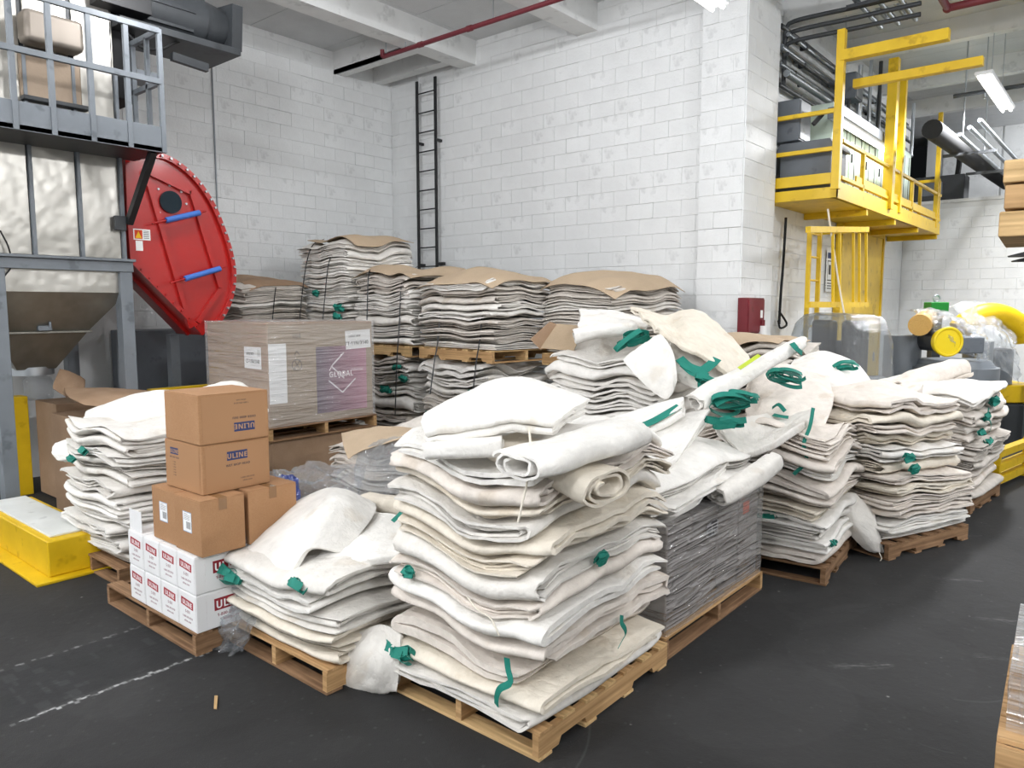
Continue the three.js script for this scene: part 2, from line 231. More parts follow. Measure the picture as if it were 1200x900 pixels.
// floor
const floorTex = (() => {
  const c = document.createElement('canvas'); c.width = c.height = 2048; const x = c.getContext('2d'), r = rng(77), S = 2048 / 12;   // covers x -9..3, z -10.5..1.5
  const P = (wx, wz) => [(wx + 9) * S, (wz + 10.5) * S];
  x.fillStyle = '#1d1d1d'; x.fillRect(0, 0, 2048, 2048);
  for (let i = 0; i < 900; i++) { const a = r() * 2048, b = r() * 2048, s = 20 + r() * 110; x.fillStyle = r() < .5 ? 'rgba(38,40,40,.07)' : 'rgba(110,110,108,.04)'; x.beginPath(); x.ellipse(a, b, s, s * (.3 + r() * .6), r() * 3, 0, 7); x.fill(); }
  for (let i = 0; i < 22000; i++) { const v = r() < .6 ? 30 : 120 + r() * 60; x.fillStyle = `rgba(${v},${v},${v},${.08 + r() * .16})`; const s = .6 + r() * 2.2; x.fillRect(r() * 2048, r() * 2048, s, s); }
  // dark repaired strip with pale tape remains along both sides
  { const [a, b] = P(-4.66, -2.7), [c2, d] = P(-4.06, 1.5); x.fillStyle = 'rgba(22,24,25,.55)'; x.fillRect(a, b, c2 - a, d - b); for (let i = 0; i < 260; i++) { x.fillStyle = r() < .6 ? 'rgba(18,20,21,.25)' : 'rgba(90,92,92,.2)'; x.fillRect(a + r() * (c2 - a) - 6, b + r() * (d - b), 4 + r() * 22, 2 + r() * 10); }
    for (const [wx, k] of [[-4.03, 1], [-4.69, .6]]) for (let z = -2.6; z < -1.05; z += .02) { if (r() > .82 * k + .1) continue; const [u, v] = P(wx + (r() - .5) * .025, z); x.fillStyle = `rgba(205,207,205,${(.25 + r() * .5) * k})`; x.fillRect(u, v, 1.5 + r() * 3.5, 4); } }
  // scuffs and tyre sweeps across the aisle
  x.lineCap = 'round';
  for (let i = 0; i < 46; i++) { const [u, v] = P(-3 + r() * 5.5, -9 + r() * 9.5), an = r() * 3.1, L = 8 + r() * 70; x.strokeStyle = r() < .55 ? `rgba(170,172,170,${.06 + r() * .12})` : `rgba(16,17,17,${.1 + r() * .15})`; x.lineWidth = .6 + r() * 1.6; x.beginPath(); x.moveTo(u, v); x.quadraticCurveTo(u + Math.cos(an) * L * .5 + r() * 10, v + Math.sin(an) * L * .5, u + Math.cos(an + .2) * L, v + Math.sin(an + .2) * L); x.stroke(); }
  for (let c = 0; c < 7; c++) { const [u0, v0] = P(-1.2 + r() * 1.1, -7.4 + c * .62), an = -.9 + r() * .5; for (let i = 0; i < 60; i++) { const d = (r() - .5) * 60, e = (r() - .5) * (r() - .5) * 34; x.fillStyle = `rgba(170,170,166,${.03 + r() * .12})`; x.save(); x.translate(u0 + Math.cos(an) * d - Math.sin(an) * e, v0 + Math.sin(an) * d + Math.cos(an) * e); x.rotate(an + (r() - .5) * .3); x.fillRect(0, 0, 2 + r() * 12, .7 + r() * 1.6); x.restore(); } }
  for (let i = 0; i < 240; i++) { x.fillStyle = 'rgba(215,213,205,.6)'; const s = .8 + r() * 1.6; x.fillRect(r() * 2048, r() * 2048, s, s * (.6 + r())); }
  const t = new THREE.CanvasTexture(c); t.colorSpace = THREE.SRGBColorSpace; t.magFilter = THREE.LinearFilter; t.wrapS = t.wrapT = THREE.RepeatWrapping; return t;
})();
const floorBump = dataTex(512, (u, v, x, y) => tf(u, v, 24) * 130 + hash(x, y) * 90, false, 12); 
{ const g = span([XL - T, -.2, ZF - 3.5], [XE + T, 0, ZN + T]), P = g.attributes.position, uv = g.attributes.uv; for (let i = 0; i < P.count; i++) uv.setXY(i, (P.getX(i) + 9) / 12, 1 - (P.getZ(i) + 10.5) / 12);
  struct('floor', g, std({ map: floorTex, bumpMap: floorBump, bumpScale: .004, roughness: .8 }), 'dark grey worn concrete floor with pale scuffs'); }
// ---------- pallets ----------
const ORD = ['top', 'second', 'third', 'fourth', 'fifth', 'sixth', 'seventh', 'eighth', 'ninth', 'tenth', 'eleventh', 'twelfth', 'thirteenth', 'fourteenth', 'fifteenth', 'sixteenth', 'seventeenth', 'eighteenth'];
const PH = .135;
// w along x, d along z; stringers run along 'x' or 'z'
function pallet(label, cx, cz, w, d, run, { y = 0, rot = 0, mats = [M.wood], seed = 1 } = {}) {
  const t = thing('pallet', label, 'pallet', [cx, y, cz], rot, 'wooden pallets'), r = rng(seed), L = run === 'z' ? d : w, W = run === 'z' ? w : d, inner = new THREE.Group();
  const place = g => { if (run === 'x') g.rotateY(Math.PI / 2); return g; }, mat = () => mats[Math.floor(r() * mats.length)];
  for (const x of [-W / 2 + .02, 0, W / 2 - .02]) {              // notched stringers along local z
    const h = PH - .032, s = [[-L / 2, 0], [-L / 2 + .15, 0], [-L / 2 + .17, .035], [-L / 2 + .36, .035], [-L / 2 + .38, 0], [L / 2 - .38, 0], [L / 2 - .36, .035], [L / 2 - .17, .035], [L / 2 - .15, 0], [L / 2, 0], [L / 2, h], [-L / 2, h]];
    const g = poly(s, .036); g.rotateY(Math.PI / 2); g.translate(x - .018, .016, 0); metreUV(g, 2); obj('stringer', place(g), mat(), t);
  }
  const row = (n, bw, y0, tag2) => { for (let i = 0; i < n; i++) { const z = -L / 2 + bw / 2 + (L - bw) * i / (n - 1) + (r() - .5) * .012 * (i % (n - 1) ? 1 : 0); const g = bx(W + (r() - .5) * .012, .0155, bw - r() * .008, 0, y0, 0, .002); g.rotateY((r() - .5) * .012); g.translate(0, 0, z); obj(tag2, place(g), mat(), t); } };
  row(7, .105, PH - .008, 'deck_board'); row(4, .1, .008, 'bottom_board');
  return t;
}
// ---------- folded bulk bags ----------
function foldPath(d, h, N, type, r) {
  const st = h / N, y = k => (k + .5) * st, P = [], n = 9;
  const line = (k, a, b) => { for (let i = 0; i <= n; i++) P.push([a + (b - a) * i / n, y(k) + (i % n ? (r() - .5) * st * .16 : 0), k]); };
  const bend = (k0, k1, s, dir, a, m) => { const c = (y(k0) + y(k1)) / 2, rr = (y(k1) - y(k0)) / 2; for (let i = 1; i < m; i++) { const q = -Math.PI / 2 + Math.PI * i / m; P.push([s + dir * a * Math.cos(q), c + rr * Math.sin(q), k0 + (k1 - k0) * i / m]); } };
  if (type === 'wrap') {
    const a = Math.min(h * .5, d * .14), Fr = d / 2 - a, B = -d / 2 + st;
    line(0, B + r() * .08 * d, Fr); bend(0, N - 1, Fr, 1, a, 9); line(N - 1, Fr, B); let side = -1;
    for (let k = N - 1; k > 1; k--) { const e = side < 0 ? B + (k < N - 1 ? r() * .04 * d : 0) : Fr - r() * .05 * d; bend(k, k - 1, P[P.length - 1][0], side, st * .6, 5); line(k - 1, P[P.length - 1][0] - side * .0, side < 0 ? Fr - r() * .05 * d : B + r() * .05 * d); side = -side; }
  } else {
    let side = 1; line(0, -d / 2 + st, d / 2 - st - r() * .03 * d);
    for (let k = 0; k < N - 1; k++) { const e = P[P.length - 1][0]; bend(k, k + 1, e, side, st * .7, 5); line(k + 1, e, side > 0 ? -d / 2 + st + r() * .04 * d : d / 2 - st - r() * .04 * d); side = -side; }
  }
  return P;
}
function spiralPath(d, h, turns, r) {
  const P = [], n = Math.ceil(turns * 22), ph = r() * 20; for (let i = 0; i <= n; i++) { const q = i / n * turns * Math.PI * 2 + r() * .0 + 2.2, k = .42 + .5 * i / n, c = Math.cos(q), s = Math.sin(q), se = v => Math.sign(v) * Math.pow(Math.abs(v), .75); const cr = 1 + .16 * noise(q * 1.3, i * .11, ph), cs = 1 + .22 * noise(q * 1.1 + 9, i * .13, ph); P.push([se(c) * d / 2 * k * cr, h / 2 + se(s) * h / 2 * k * cs, i / n * 4]); } return P;
}
// thick folded cloth: cross-section path swept along a; map(a, s, t) gives the point in metres
function bagGeo(path, half, w, h, N, seg, seed, map, rag = .03) {
  const n = path.length, L = [], Rr = [], arc = [0];
  for (let i = 0; i < n; i++) {
    const p = path[i], a = path[Math.max(0, i - 1)], b = path[Math.min(n - 1, i + 1)]; let tx = b[0] - a[0], ty = b[1] - a[1]; const l = Math.hypot(tx, ty) || 1; tx /= l; ty /= l;
    const e = half * (i === 0 || i === n - 1 ? .5 : 1); L.push([p[0] - ty * e, p[1] + tx * e]); Rr.push([p[0] + ty * e, p[1] - tx * e]); if (i) arc.push(arc[i - 1] + Math.hypot(p[0] - a[0], p[1] - a[1]));
  }
  const ring = 2 * n, pos = [], uv = [], idx = [], st = h / N;
  for (let j = 0; j <= seg; j++) {
    const q = j / seg * 2 - 1, aq = Math.sign(q) * (1 - Math.pow(1 - Math.abs(q), 1.25)), ed = Math.pow(Math.abs(aq), 3);
    for (let i = 0; i < ring; i++) {
      const k = i < n ? i : ring - 1 - i, p = i < n ? L[k] : Rr[k], ly = path[k][2];
      const inner = ly > .6 && ly < N - 1.6 ? 1 - .035 * ed * (1.2 + noise(ly * 2.7, seed, Math.sign(aq) * 4)) : 1;
      const a = aq * w / 2 * inner + Math.sign(aq) * ed * rag * w * noise(ly * 1.3 + seed * 3.1, p[0] * 2.5, Math.sign(aq) * 9);
      const s = p[0] * (1 - .07 * Math.pow(Math.abs(aq), 7)) + noise(a * 3, ly * .5, seed) * .012;
      const t = p[1] + st * .5 * (.35 + .65 * ed) * noise(a * 5 + seed, p[0] * 5, ly * .6) + .35 * st * ed * noise(p[0] * 9, seed * 2.3, ly * .35);
      const v = map(a, s, t); pos.push(v.x, v.y, v.z); uv.push(a + seed * .37, arc[k] + seed * .23);
    }
  }
  for (let j = 0; j < seg; j++) for (let i = 0; i < ring; i++) { const a = j * ring + i, b = j * ring + (i + 1) % ring; idx.push(a, a + ring, b, b, a + ring, b + ring); }
  for (const j of [0, seg]) { const base = pos.length / 3; for (let i = 0; i < ring; i++) { const o = (j * ring + i) * 3; pos.push(pos[o], pos[o + 1], pos[o + 2]); const k = i < n ? i : ring - 1 - i; uv.push(i < n ? 0 : half * 2, arc[k]); }
    for (let i = 0; i < n - 1; i++) { const a = base + i, b = base + i + 1, c = base + ring - 1 - i, e = base + ring - 2 - i; if (j) idx.push(a, c, b, b, c, e); else idx.push(a, b, c, b, e, c); } }
  const g = new THREE.BufferGeometry(); g.setAttribute('position', new THREE.Float32BufferAttribute(pos, 3)); g.setAttribute('uv', new THREE.Float32BufferAttribute(uv, 2)); g.setIndex(idx); g.computeVertexNormals(); return g;
}
function settle(g) {                              // geometry to its own base, returns the base point
  g.computeBoundingBox(); const b = g.boundingBox, p = V((b.min.x + b.max.x) / 2, b.min.y, (b.min.z + b.max.z) / 2); g.translate(-p.x, -p.y, -p.z); return p;
}
// a bunch of teal lifting loops at p, facing n, lying along u
function strapBunch(p, n, u, size, seed, loops = 4) {
  const r = rng(seed), gs = [], up = V(0, 1, 0);
  for (let i = 0; i < loops; i++) {
    const tilt = .35 + r() * .5, v = n.clone().multiplyScalar(Math.cos(tilt)).addScaledVector(up, Math.sin(tilt) * (r() < .75 ? 1 : -1)).normalize(), uu = u.clone().applyAxisAngle(n, (r() - .5) * .7), L = size * (.34 + r() * .22), W = size * (.1 + r() * .14), o = p.clone().addScaledVector(u, (r() - .5) * size * .5).addScaledVector(up, (r() - .5) * size * .22).addScaledVector(n, size * .04 * i), P = [], k0 = r() * .8;
    for (let k = 0; k <= 9; k++) { const q = k0 + k / 9 * 5.6, c = Math.cos(q), s = Math.sin(q); P.push(o.clone().addScaledVector(uu, c * L * (1 + (r() - .5) * .15)).addScaledVector(v, s * W * (1 + (r() - .5) * .3))); }
    gs.push(ribbon(P, .042, .0035, 3, uu.clone().multiplyScalar(Math.cos(k0)).addScaledVector(v, Math.sin(k0))));
  }
  return merged(gs);
}
// a tail of webbing hanging from p
function strapTail(p, n, u, len, seed, w = .032) { const r = rng(seed), P = []; for (let i = 0; i <= 5; i++) P.push(p.clone().addScaledVector(V(0, -1, 0), len * i / 5).addScaledVector(u, (i / 5) * len * (r() - .7) * .5 + Math.sin(i * 1.7 + seed) * .012).addScaledVector(n, .012 + Math.sin(i * 1.2 + seed) * .01)); return ribbon(P, w, .003, 4, n); }
const allBags = [];
function stack({ where, cx, cz, w, d, rot = 0, y0, h, n, N = 4, seed, mats = [M.white], sag = .03, jit = .025, lean = [0, 0], straps = [], seg = 15, adj = ['white'], group, types = ['wrap', 'zig'], turns, bulge = 0, wav = .42 }) {
  const r = rng(seed), ths = []; for (let i = 0; i < n; i++) ths.push(.7 + r() * .6); const sum = ths.reduce((a, b) => a + b, 0); ths.forEach((v, i) => ths[i] = v / sum * h);
  const cum = [0]; ths.forEach(v => cum.push(cum[cum.length - 1] + v));
  const memo = new Map();
  const S = (i, x, z) => {                        // top of layer i at (x, z): every bag rides on the ones below it
    const key = Math.round(x * 2000) * 100003 + Math.round(z * 2000); let col = memo.get(key);
    if (!col) { col = [0]; let y = 0; const e = Math.pow(Math.pow(Math.abs(x) / (w / 2), 6) + Math.pow(Math.abs(z) / (d / 2), 6), 1 / 6), sg = sag / h * Math.pow(Math.min(e, 1.25), 2.4);
      for (let k = 0; k < n; k++) { y += ths[k] * clamp(1 + wav * (noise(x * 1.7 + k * 5.3, z * 1.7, seed + k * 3.7) + .35 * noise(x * 4, z * 4 + k * 2.9, seed)), .4, 1.7) * (1 - sg); col.push(y); } memo.set(key, col); }
    return y0 + col[i];
  };
  const Q = new THREE.Matrix4().makeRotationY(rot).setPosition(cx, 0, cz), out = [];
  for (let i = 0; i < n; i++) {
    const q = turns ? turns[i % turns.length] : Math.floor(r() * 4), sw = q % 2 === 0, bw = (sw ? w : d) * (.97 + r() * .07), bd = (sw ? d : w) * (.97 + r() * .07), yaw = q * Math.PI / 2 + (r() - .5) * .06, th = ths[i];
    const ox = (r() - .5) * 2 * jit + lean[0] * i / n, oz = (r() - .5) * 2 * jit + lean[1] * i / n, c = Math.cos(yaw), s = Math.sin(yaw), NN = Math.max(2, N + Math.floor((r() - .5) * 3)), type = types[Math.floor(r() * types.length)];
    const bf = 1 + bulge * Math.sin(Math.PI * (i + .5) / n);
    const map = (a, b, t) => { const x = (a * c + b * s) * bf + ox, z = (-a * s + b * c) * bf + oz, f = .08 + .84 * clamp(t / th), y = S(i, x, z) * (1 - f) + S(i + 1, x, z) * f; return V(x, Math.max(y, y0 + .001), z).applyMatrix4(Q); };
    const g = bagGeo(foldPath(bd, th, NN, type, r), th / NN * .33, bw, th, NN, seg, seed * 10 + i, map), p = settle(g);
    const m = obj('folded_bulk_bag', g, mats[Math.floor(r() * mats.length)]); m.position.copy(p);
    const k = n - 1 - i; tag(m, `${adj[Math.floor(r() * adj.length)]} folded bulk bag, ${k === 0 ? 'on top' : ORD[k] + ' from the top'} of ${where}`, 'bulk bag', group || `folded bags in ${where}`);
    out.push(m); allBags.push(m);
  }
  const ax = V(Math.cos(rot), 0, -Math.sin(rot)), az = V(Math.sin(rot), 0, Math.cos(rot));
  straps.forEach(([i, face, u, kind, size = .13], k) => {
    const nrm = face === 'x' ? ax : face === '-x' ? ax.clone().negate() : az, al = face === 'z' ? ax : az, i2 = Math.min(i, n - 1), lx = face === 'x' ? w / 2 : face === '-x' ? -w / 2 : u * w, lz = face === 'z' ? d / 2 : u * d;
    const p = V(lx, 0, lz).applyMatrix4(Q); p.y = (S(i2, lx, lz) + S(i2 + 1, lx, lz)) / 2; p.addScaledVector(nrm, .012).sub(out[i2].position);
    obj('lifting_strap', kind === 'tail' ? strapTail(p.addScaledVector(nrm, .015), nrm, al, size, seed + k) : strapBunch(p, nrm, al, size, seed + k), M.teal, out[i2]).userData.label = 'teal webbing lifting strap';
  });
  out.S = S; out.Q = Q; out.w = w; out.d = d; out.n = n; return out;
}
// bicubic surface through a grid of points: rows (s) of columns (a)
function surf(grid) {
  const cr = (a, b, c, d, t) => .5 * (2 * b + (c - a) * t + (2 * a - 5 * b + 4 * c - d) * t * t + (3 * b - a - 3 * c + d) * t * t * t);
  const R = grid.length, C = grid[0].length, g = (i, j) => { const ii = clamp(i, 0, R - 1), jj = clamp(j, 0, C - 1), p = grid[ii][jj].clone(); if (i < 0 && R > 1) p.multiplyScalar(2).sub(grid[1][jj]); else if (i > R - 1 && R > 1) p.multiplyScalar(2).sub(grid[R - 2][jj]); if (j < 0) p.multiplyScalar(2).sub(grid[ii][1]); else if (j > C - 1) p.multiplyScalar(2).sub(grid[ii][C - 2]); return p; };
  return (u, v) => { const x = clamp(u) * (C - 1), y = clamp(v) * (R - 1), j = Math.min(C - 2, Math.floor(x)), i = Math.min(R - 2, Math.floor(y)), fx = x - j, fy = y - i, rows = [];
    for (let k = -1; k < 3; k++) { const p = [-1, 0, 1, 2].map(m => g(i + k, j + m)); rows.push(V(cr(p[0].x, p[1].x, p[2].x, p[3].x, fx), cr(p[0].y, p[1].y, p[2].y, p[3].y, fx), cr(p[0].z, p[1].z, p[2].z, p[3].z, fx))); }
    return V(cr(rows[0].x, rows[1].x, rows[2].x, rows[3].x, fy), cr(rows[0].y, rows[1].y, rows[2].y, rows[3].y, fy), cr(rows[0].z, rows[1].z, rows[2].z, rows[3].z, fy)); };
}
const vec = p => p.isVector3 ? p : AT(...p);
// loose bag lying over a surface given by control points [px, py, depth] or vectors
function draped(label, grid, { h = .035, N = 2, seed = 1, mat = M.white, seg = 22, type = 'wrap', wr = .01, name = 'draped_bulk_bag', cat = 'bulk bag', group } = {}) {
  const G = grid.map(row => row.map(vec)), f = surf(G), R = G.length, C = G[0].length; let w = 0, d = 0; const mr = R >> 1, mc = C >> 1;
  for (let j = 1; j < C; j++) w += G[mr][j].distanceTo(G[mr][j - 1]); for (let i = 1; i < R; i++) d += G[i][mc].distanceTo(G[i - 1][mc]);
  const r = rng(seed), path = foldPath(d, h, N, type, r), dense = []; path.forEach((p, i) => { if (i) { const q = path[i - 1]; if (Math.abs(q[0] - p[0]) > d / 14) dense.push([(q[0] + p[0]) / 2, (q[1] + p[1]) / 2, (q[2] + p[2]) / 2]); } dense.push(p); });
  const map = (a, s, t) => { const u = clamp(a / w + .5, .001, .999), v = clamp(s / d + .5, .001, .999), p = f(u, v), e = .004, nu = f(Math.min(1, u + e), v).sub(f(Math.max(0, u - e), v)), nv = f(u, Math.min(1, v + e)).sub(f(u, Math.max(0, v - e))), nn = nv.cross(nu).normalize(); return p.addScaledVector(nn, (t - h / 2) + wr * noise(u * 5 + seed, v * 5, seed * 1.7) + wr * .4 * noise(u * 13, v * 13, seed)); };
  const g = bagGeo(dense, h / N * .42, w, h, N, seg, seed, map, .02), p = settle(g), m = obj(name, g, mat); m.position.copy(p); tag(m, label, cat, group); allBags.push(m); return m;
}
// rolled bag along a centre line, ends show the roll
function rolled(label, pts, width, height, { turns = 2.2, seed = 1, mat = M.white, seg = 16, up = V(0, 1, 0), taper = 0, th = .012 } = {}) {
  const C = new THREE.CatmullRomCurve3(pts.map(vec), false, 'centripetal'), L = C.getLength(), r = rng(seed);
  const map = (a, s, t) => { const q = clamp(a / L + .5, 0, 1), p = C.getPointAt(q), tg = C.getTangentAt(q), sd = new THREE.Vector3().crossVectors(tg, up).normalize(), u2 = new THREE.Vector3().crossVectors(sd, tg), k = 1 - taper * q; return p.addScaledVector(sd, s * k * (1 + .22 * noise(a * 4, s * 5, seed))).addScaledVector(u2, (t - height / 2) * k * (1 + .3 * noise(a * 4 + 3, s * 4, seed))); };
  const g = bagGeo(spiralPath(width, height, turns, r), th / 2, L, height, 5, seg, seed, map, .04), p = settle(g), m = obj('rolled_bulk_bag', g, mat); m.position.copy(p); tag(m, label, 'bulk bag'); allBags.push(m); return m;
}
function strapOn(bag, pts, w = .035, th = .003, face) { const P = pts.map(vec).map(p => p.clone().sub(bag.position)); const m = obj('lifting_strap', ribbon(P, w, th, 5, face), M.teal, bag); m.userData.label = 'teal webbing lifting strap'; return m; }
function cordOn(bag, pts, r = .004) { const m = obj('tie_cord', pipe(pts.map(vec).map(p => p.clone().sub(bag.position)), r, 6), M.tie, bag); return m; }
// ---------- the bag stacks ----------
const oldMix = [M.woodOld, M.wood];
pallet('pale new pallet under the tallest front bag stack', -2.385, -3.025, .985, 1.17, 'z', { mats: [M.woodPale, M.wood], seed: 2 });
pallet('worn pallet under the low bag stack with hanging flap', -3.57, -2.77, .98, 1.17, 'z', { mats: [M.wood, M.woodOld], seed: 3 });
pallet('weathered pallet under the white and brown cartons', -4.62, -2.46, 1.22, 1.0, 'z', { mats: [M.woodOld], seed: 4 });
pallet('dark old pallet beside the yellow kerb under white bags', -5.95, -2.68, 1.0, 1.1, 'z', { mats: [M.woodOld], seed: 5 });
pallet('brown block pallet under the film-wrapped grey load', -2.43, -4.35, 1.02, 1.42, 'x', { mats: oldMix, seed: 6 });
pallet('dark pallet under the bag stack behind the grey load', -2.16, -5.92, 1.05, 1.12, 'z', { mats: [M.woodOld], seed: 7, rot: .08 });
pallet('splintered brown pallet under the bag stack with open flap', -1.66, -6.98, 1.0, 1.12, 'z', { mats: [M.woodOld], seed: 8, rot: -.35 });
pallet('brown pallet under the bag stack nearest the yellow rails', -1.58, -8.82, 1.05, 1.1, 'z', { mats: [M.woodOld], seed: 9, rot: -.1 });

const near = stack({ where: 'the tallest front stack', cx: -2.385, cz: -3.02, w: 1.0, d: 1.2, y0: PH, h: 1.24, n: 13, N: 4, seed: 21, seg: 18, mats: [M.white, M.white, M.cream, M.pinkish, M.pale], sag: .03, jit: .018, adj: ['cream white', 'off-white', 'white'], types: ['wrap', 'wrap', 'zig'], turns: [1, 0, 3, 2, 0, 1, 0, 3, 0, 1, 2, 0],
  straps: [[1, 'z', -.36, 'loop', .14], [1, 'z', -.44, 'loop', .1], [3, 'z', .36, 'tail', .24], [3, 'x', -.02, 'tail', .16], [6, 'x', .12, 'loop', .09], [5, 'z', -.3, 'loop', .07]] });
const mid = stack({ where: 'the low stack with hanging flap', cx: -3.57, cz: -2.77, w: 1.0, d: 1.2, y0: PH, h: .5, n: 5, N: 4, seed: 22, seg: 18, mats: [M.white, M.white, M.pale, M.cream], jit: .03, types: ['wrap', 'zig'], adj: ['smooth white', 'white'], sag: .05, straps: [[3, 'z', -.36, 'loop', .18], [4, 'z', .3, 'loop', .12]] });
stack({ where: 'the stack beside the yellow kerb', cx: -5.95, cz: -2.68, w: 1.0, d: 1.12, y0: PH, h: 1.0, n: 12, N: 4, seed: 23, mats: [M.white, M.pale], jit: .045, sag: .02, straps: [[9, 'z', .05, 'loop', .1], [8, 'z', -.2, 'loop', .08]] });
stack({ where: 'the stack behind the grey load', cx: -2.16, cz: -5.92, w: 1.06, d: 1.14, rot: .08, y0: PH, h: .98, n: 11, N: 4, seed: 24, mats: [M.cream, M.white, M.pinkish, M.pale], jit: .03, sag: .04, straps: [[1, 'x', .42, 'loop', .09], [3, 'z', .1, 'loop', .14]], bulge: .03 });
stack({ where: 'the stack on the splintered pallet', cx: -1.66, cz: -6.98, w: 1.02, d: 1.14, rot: -.35, y0: PH, h: 1.2, n: 12, N: 4, seed: 25, mats: [M.cream, M.white, M.pinkish], jit: .05, sag: .05, lean: [-.12, .05], straps: [[6, 'x', .3, 'loop', .12], [7, 'x', .36, 'loop', .12]], bulge: .04 });
stack({ where: 'the stack nearest the yellow rails', cx: -1.58, cz: -8.82, w: 1.08, d: 1.14, rot: -.1, y0: PH, h: 1.12, n: 12, N: 4, seed: 26, mats: [M.dull, M.pinkish, M.pale], adj: ['greyish white', 'dull white'], jit: .045, sag: .05, straps: [[10, 'x', .1, 'loop', .2], [9, 'x', .3, 'loop', .12], [5, 'x', .2, 'loop', .16], [10, 'x', .3, 'tail', .25], [7, 'x', .42, 'loop', .12]] });
// white stack F
pallet('hidden pallet under the round-edged white stack', -3.45, -5.85, 1.2, 1.1, 'z', { mats: [M.woodOld], seed: 10 });
stack({ where: 'the round-edged white stack', cx: -3.45, cz: -5.85, w: 1.2, d: 1.12, y0: PH, h: 1.55, n: 16, N: 4, seed: 27, mats: [M.white, M.white, M.pale], jit: .02, sag: .1, bulge: .05, turns: [1, 1, 0, 1], types: ['wrap'] });
// banded rows at the back, two tiers
function banded({ where, x0, x1, z0, z1, low, up, top, rot = 0, seed, run = 'x', mats, nUp = 9, straps = [], upStraps = [], lowN = 9, upperOnly }) {
  const cx = (x0 + x1) / 2, cz = (z0 + z1) / 2, w = x1 - x0, d = z1 - z0;
  pallet(`pallet on the floor, lower tier ${where}`, cx, cz, w, d, run, { seed, mats: [M.woodOld], rot });
  stack({ where: `the lower tier ${where}`, cx, cz, w: w * .98, d: d * .98, rot, y0: PH, h: low - PH, n: lowN, N: 4, seed: seed + 1, mats, sag: .01, jit: .03, straps, seg: 13, adj: ['grey-white'] });
  pallet(`pallet between the two tiers ${where}`, cx, cz, w, d, run, { y: low + .005, seed: seed + 3, mats: [M.wood, M.woodPale], rot });
  return stack({ where: `the upper tier ${where}`, cx, cz, w: w * 1.02, d: d * 1.02, rot, y0: low + PH + .005, h: top - low - PH, n: nUp, N: 5, seed: seed + 2, mats, sag: .09, jit: .02, straps: upStraps, seg: 13, adj: ['grey-white'] });
}
const tierD = banded({ where: 'before the draped heap', x0: -6.38, x1: -5.12, z0: -6.95, z1: -5.9, low: 1.4, top: 2.36, seed: 31, rot: -.1, mats: [M.pale, M.white, M.dull], straps: [[6, 'z', .28, 'loop', .12], [4, 'z', -.35, 'loop', .1]] });
const tierC = banded({ where: 'behind printed carton', x0: -7.66, x1: -6.55, z0: -7.05, z1: -5.98, low: 1.4, top: 2.46, seed: 41, rot: -.05, mats: [M.pale, M.white, M.dull], straps: [[7, 'z', .3, 'loop', .14], [5, 'z', .1, 'loop', .16], [6, 'z', .4, 'loop', .14]] });
const tierB = banded({ where: 'of highest stack', x0: -8.82, x1: -7.75, z0: -7.1, z1: -5.98, low: 1.5, top: 2.92, seed: 51, nUp: 13, lowN: 5, mats: [M.white, M.pale], upStraps: [[5, 'z', -.1, 'loop', .12], [3, 'z', .35, 'loop', .18], [2, 'z', .3, 'loop', .18]] });
const tierA = banded({ where: 'beside red casing', x0: -9.5, x1: -8.5, z0: -5.9, z1: -4.95, low: 1.5, top: 2.36, seed: 61, nUp: 8, lowN: 5, mats: [M.dull, M.pale] });
const tierE = banded({ where: 'against long wall', x0: -5.1, x1: -4.15, z0: -8.1, z1: -6.6, low: 1.35, top: 2.32, seed: 71, nUp: 9, lowN: 5, mats: [M.dull, M.pale] });
pallet('pallet under the small stack at the pier', -3.0, -7.55, 1.0, 1.0, 'z', { mats: [M.woodOld], seed: 80 });
const pierStack = stack({ where: 'the stack at the pier', cx: -3.0, cz: -7.55, w: 1.0, d: 1.0, y0: PH, h: 1.5, n: 12, N: 4, seed: 81, mats: [M.dull, M.pale], adj: ['grey-white'] });
// ---------- cardboard sheets, bands, film ----------
function curved(g3, th, nu = 14, nv = 10, wr = 0, seed = 1) {     // thin bent board or sheet through control points
  const f = surf(g3.map(r => r.map(vec))), P = [], U = [], I = [], W = nu + 1, H2 = nv + 1;
  for (const sgn of [1, -1]) for (let j = 0; j < H2; j++) for (let i = 0; i < W; i++) {
    const u = i / nu, v = j / nv, p = f(u, v), e = .01, a = f(Math.min(1, u + e), v).sub(f(Math.max(0, u - e), v)), b = f(u, Math.min(1, v + e)).sub(f(u, Math.max(0, v - e))), n = b.cross(a).normalize();
    p.addScaledVector(n, sgn * th / 2 + wr * noise(u * 4 + seed, v * 4, seed) + wr * .5 * noise(u * 9, v * 11, seed + 2) + (th < .003 ? wr * .9 * (Math.abs(noise(u * 7 + seed, v * 5, seed * 3)) - .25) + wr * .5 * Math.abs(noise(u * 15, v * 13, seed + 7)) : 0)); P.push(p.x, p.y, p.z); U.push(u, v);
  }
  const o = W * H2; for (let j = 0; j < nv; j++) for (let i = 0; i < nu; i++) { const a = j * W + i, b = a + 1, c = a + W, d = c + 1; I.push(a, c, b, b, c, d, o + a, o + b, o + c, o + b, o + d, o + c); }
  const edge = (a, b) => I.push(a, b, o + a, b, o + b, o + a);
  for (let i = 0; i < nu; i++) { edge(i, i + 1); edge(nv * W + i + 1, nv * W + i); } for (let j = 0; j < nv; j++) { edge((j + 1) * W, j * W); edge(j * W + nu, (j + 1) * W + nu); }
  const g = new THREE.BufferGeometry(); g.setAttribute('position', new THREE.Float32BufferAttribute(P, 3)); g.setAttribute('uv', new THREE.Float32BufferAttribute(U, 2)); g.setIndex(I); const q = g.toNonIndexed(); q.computeVertexNormals();
  if (th < .003 || wr) { g.computeVertexNormals(); return g; } return q;
}
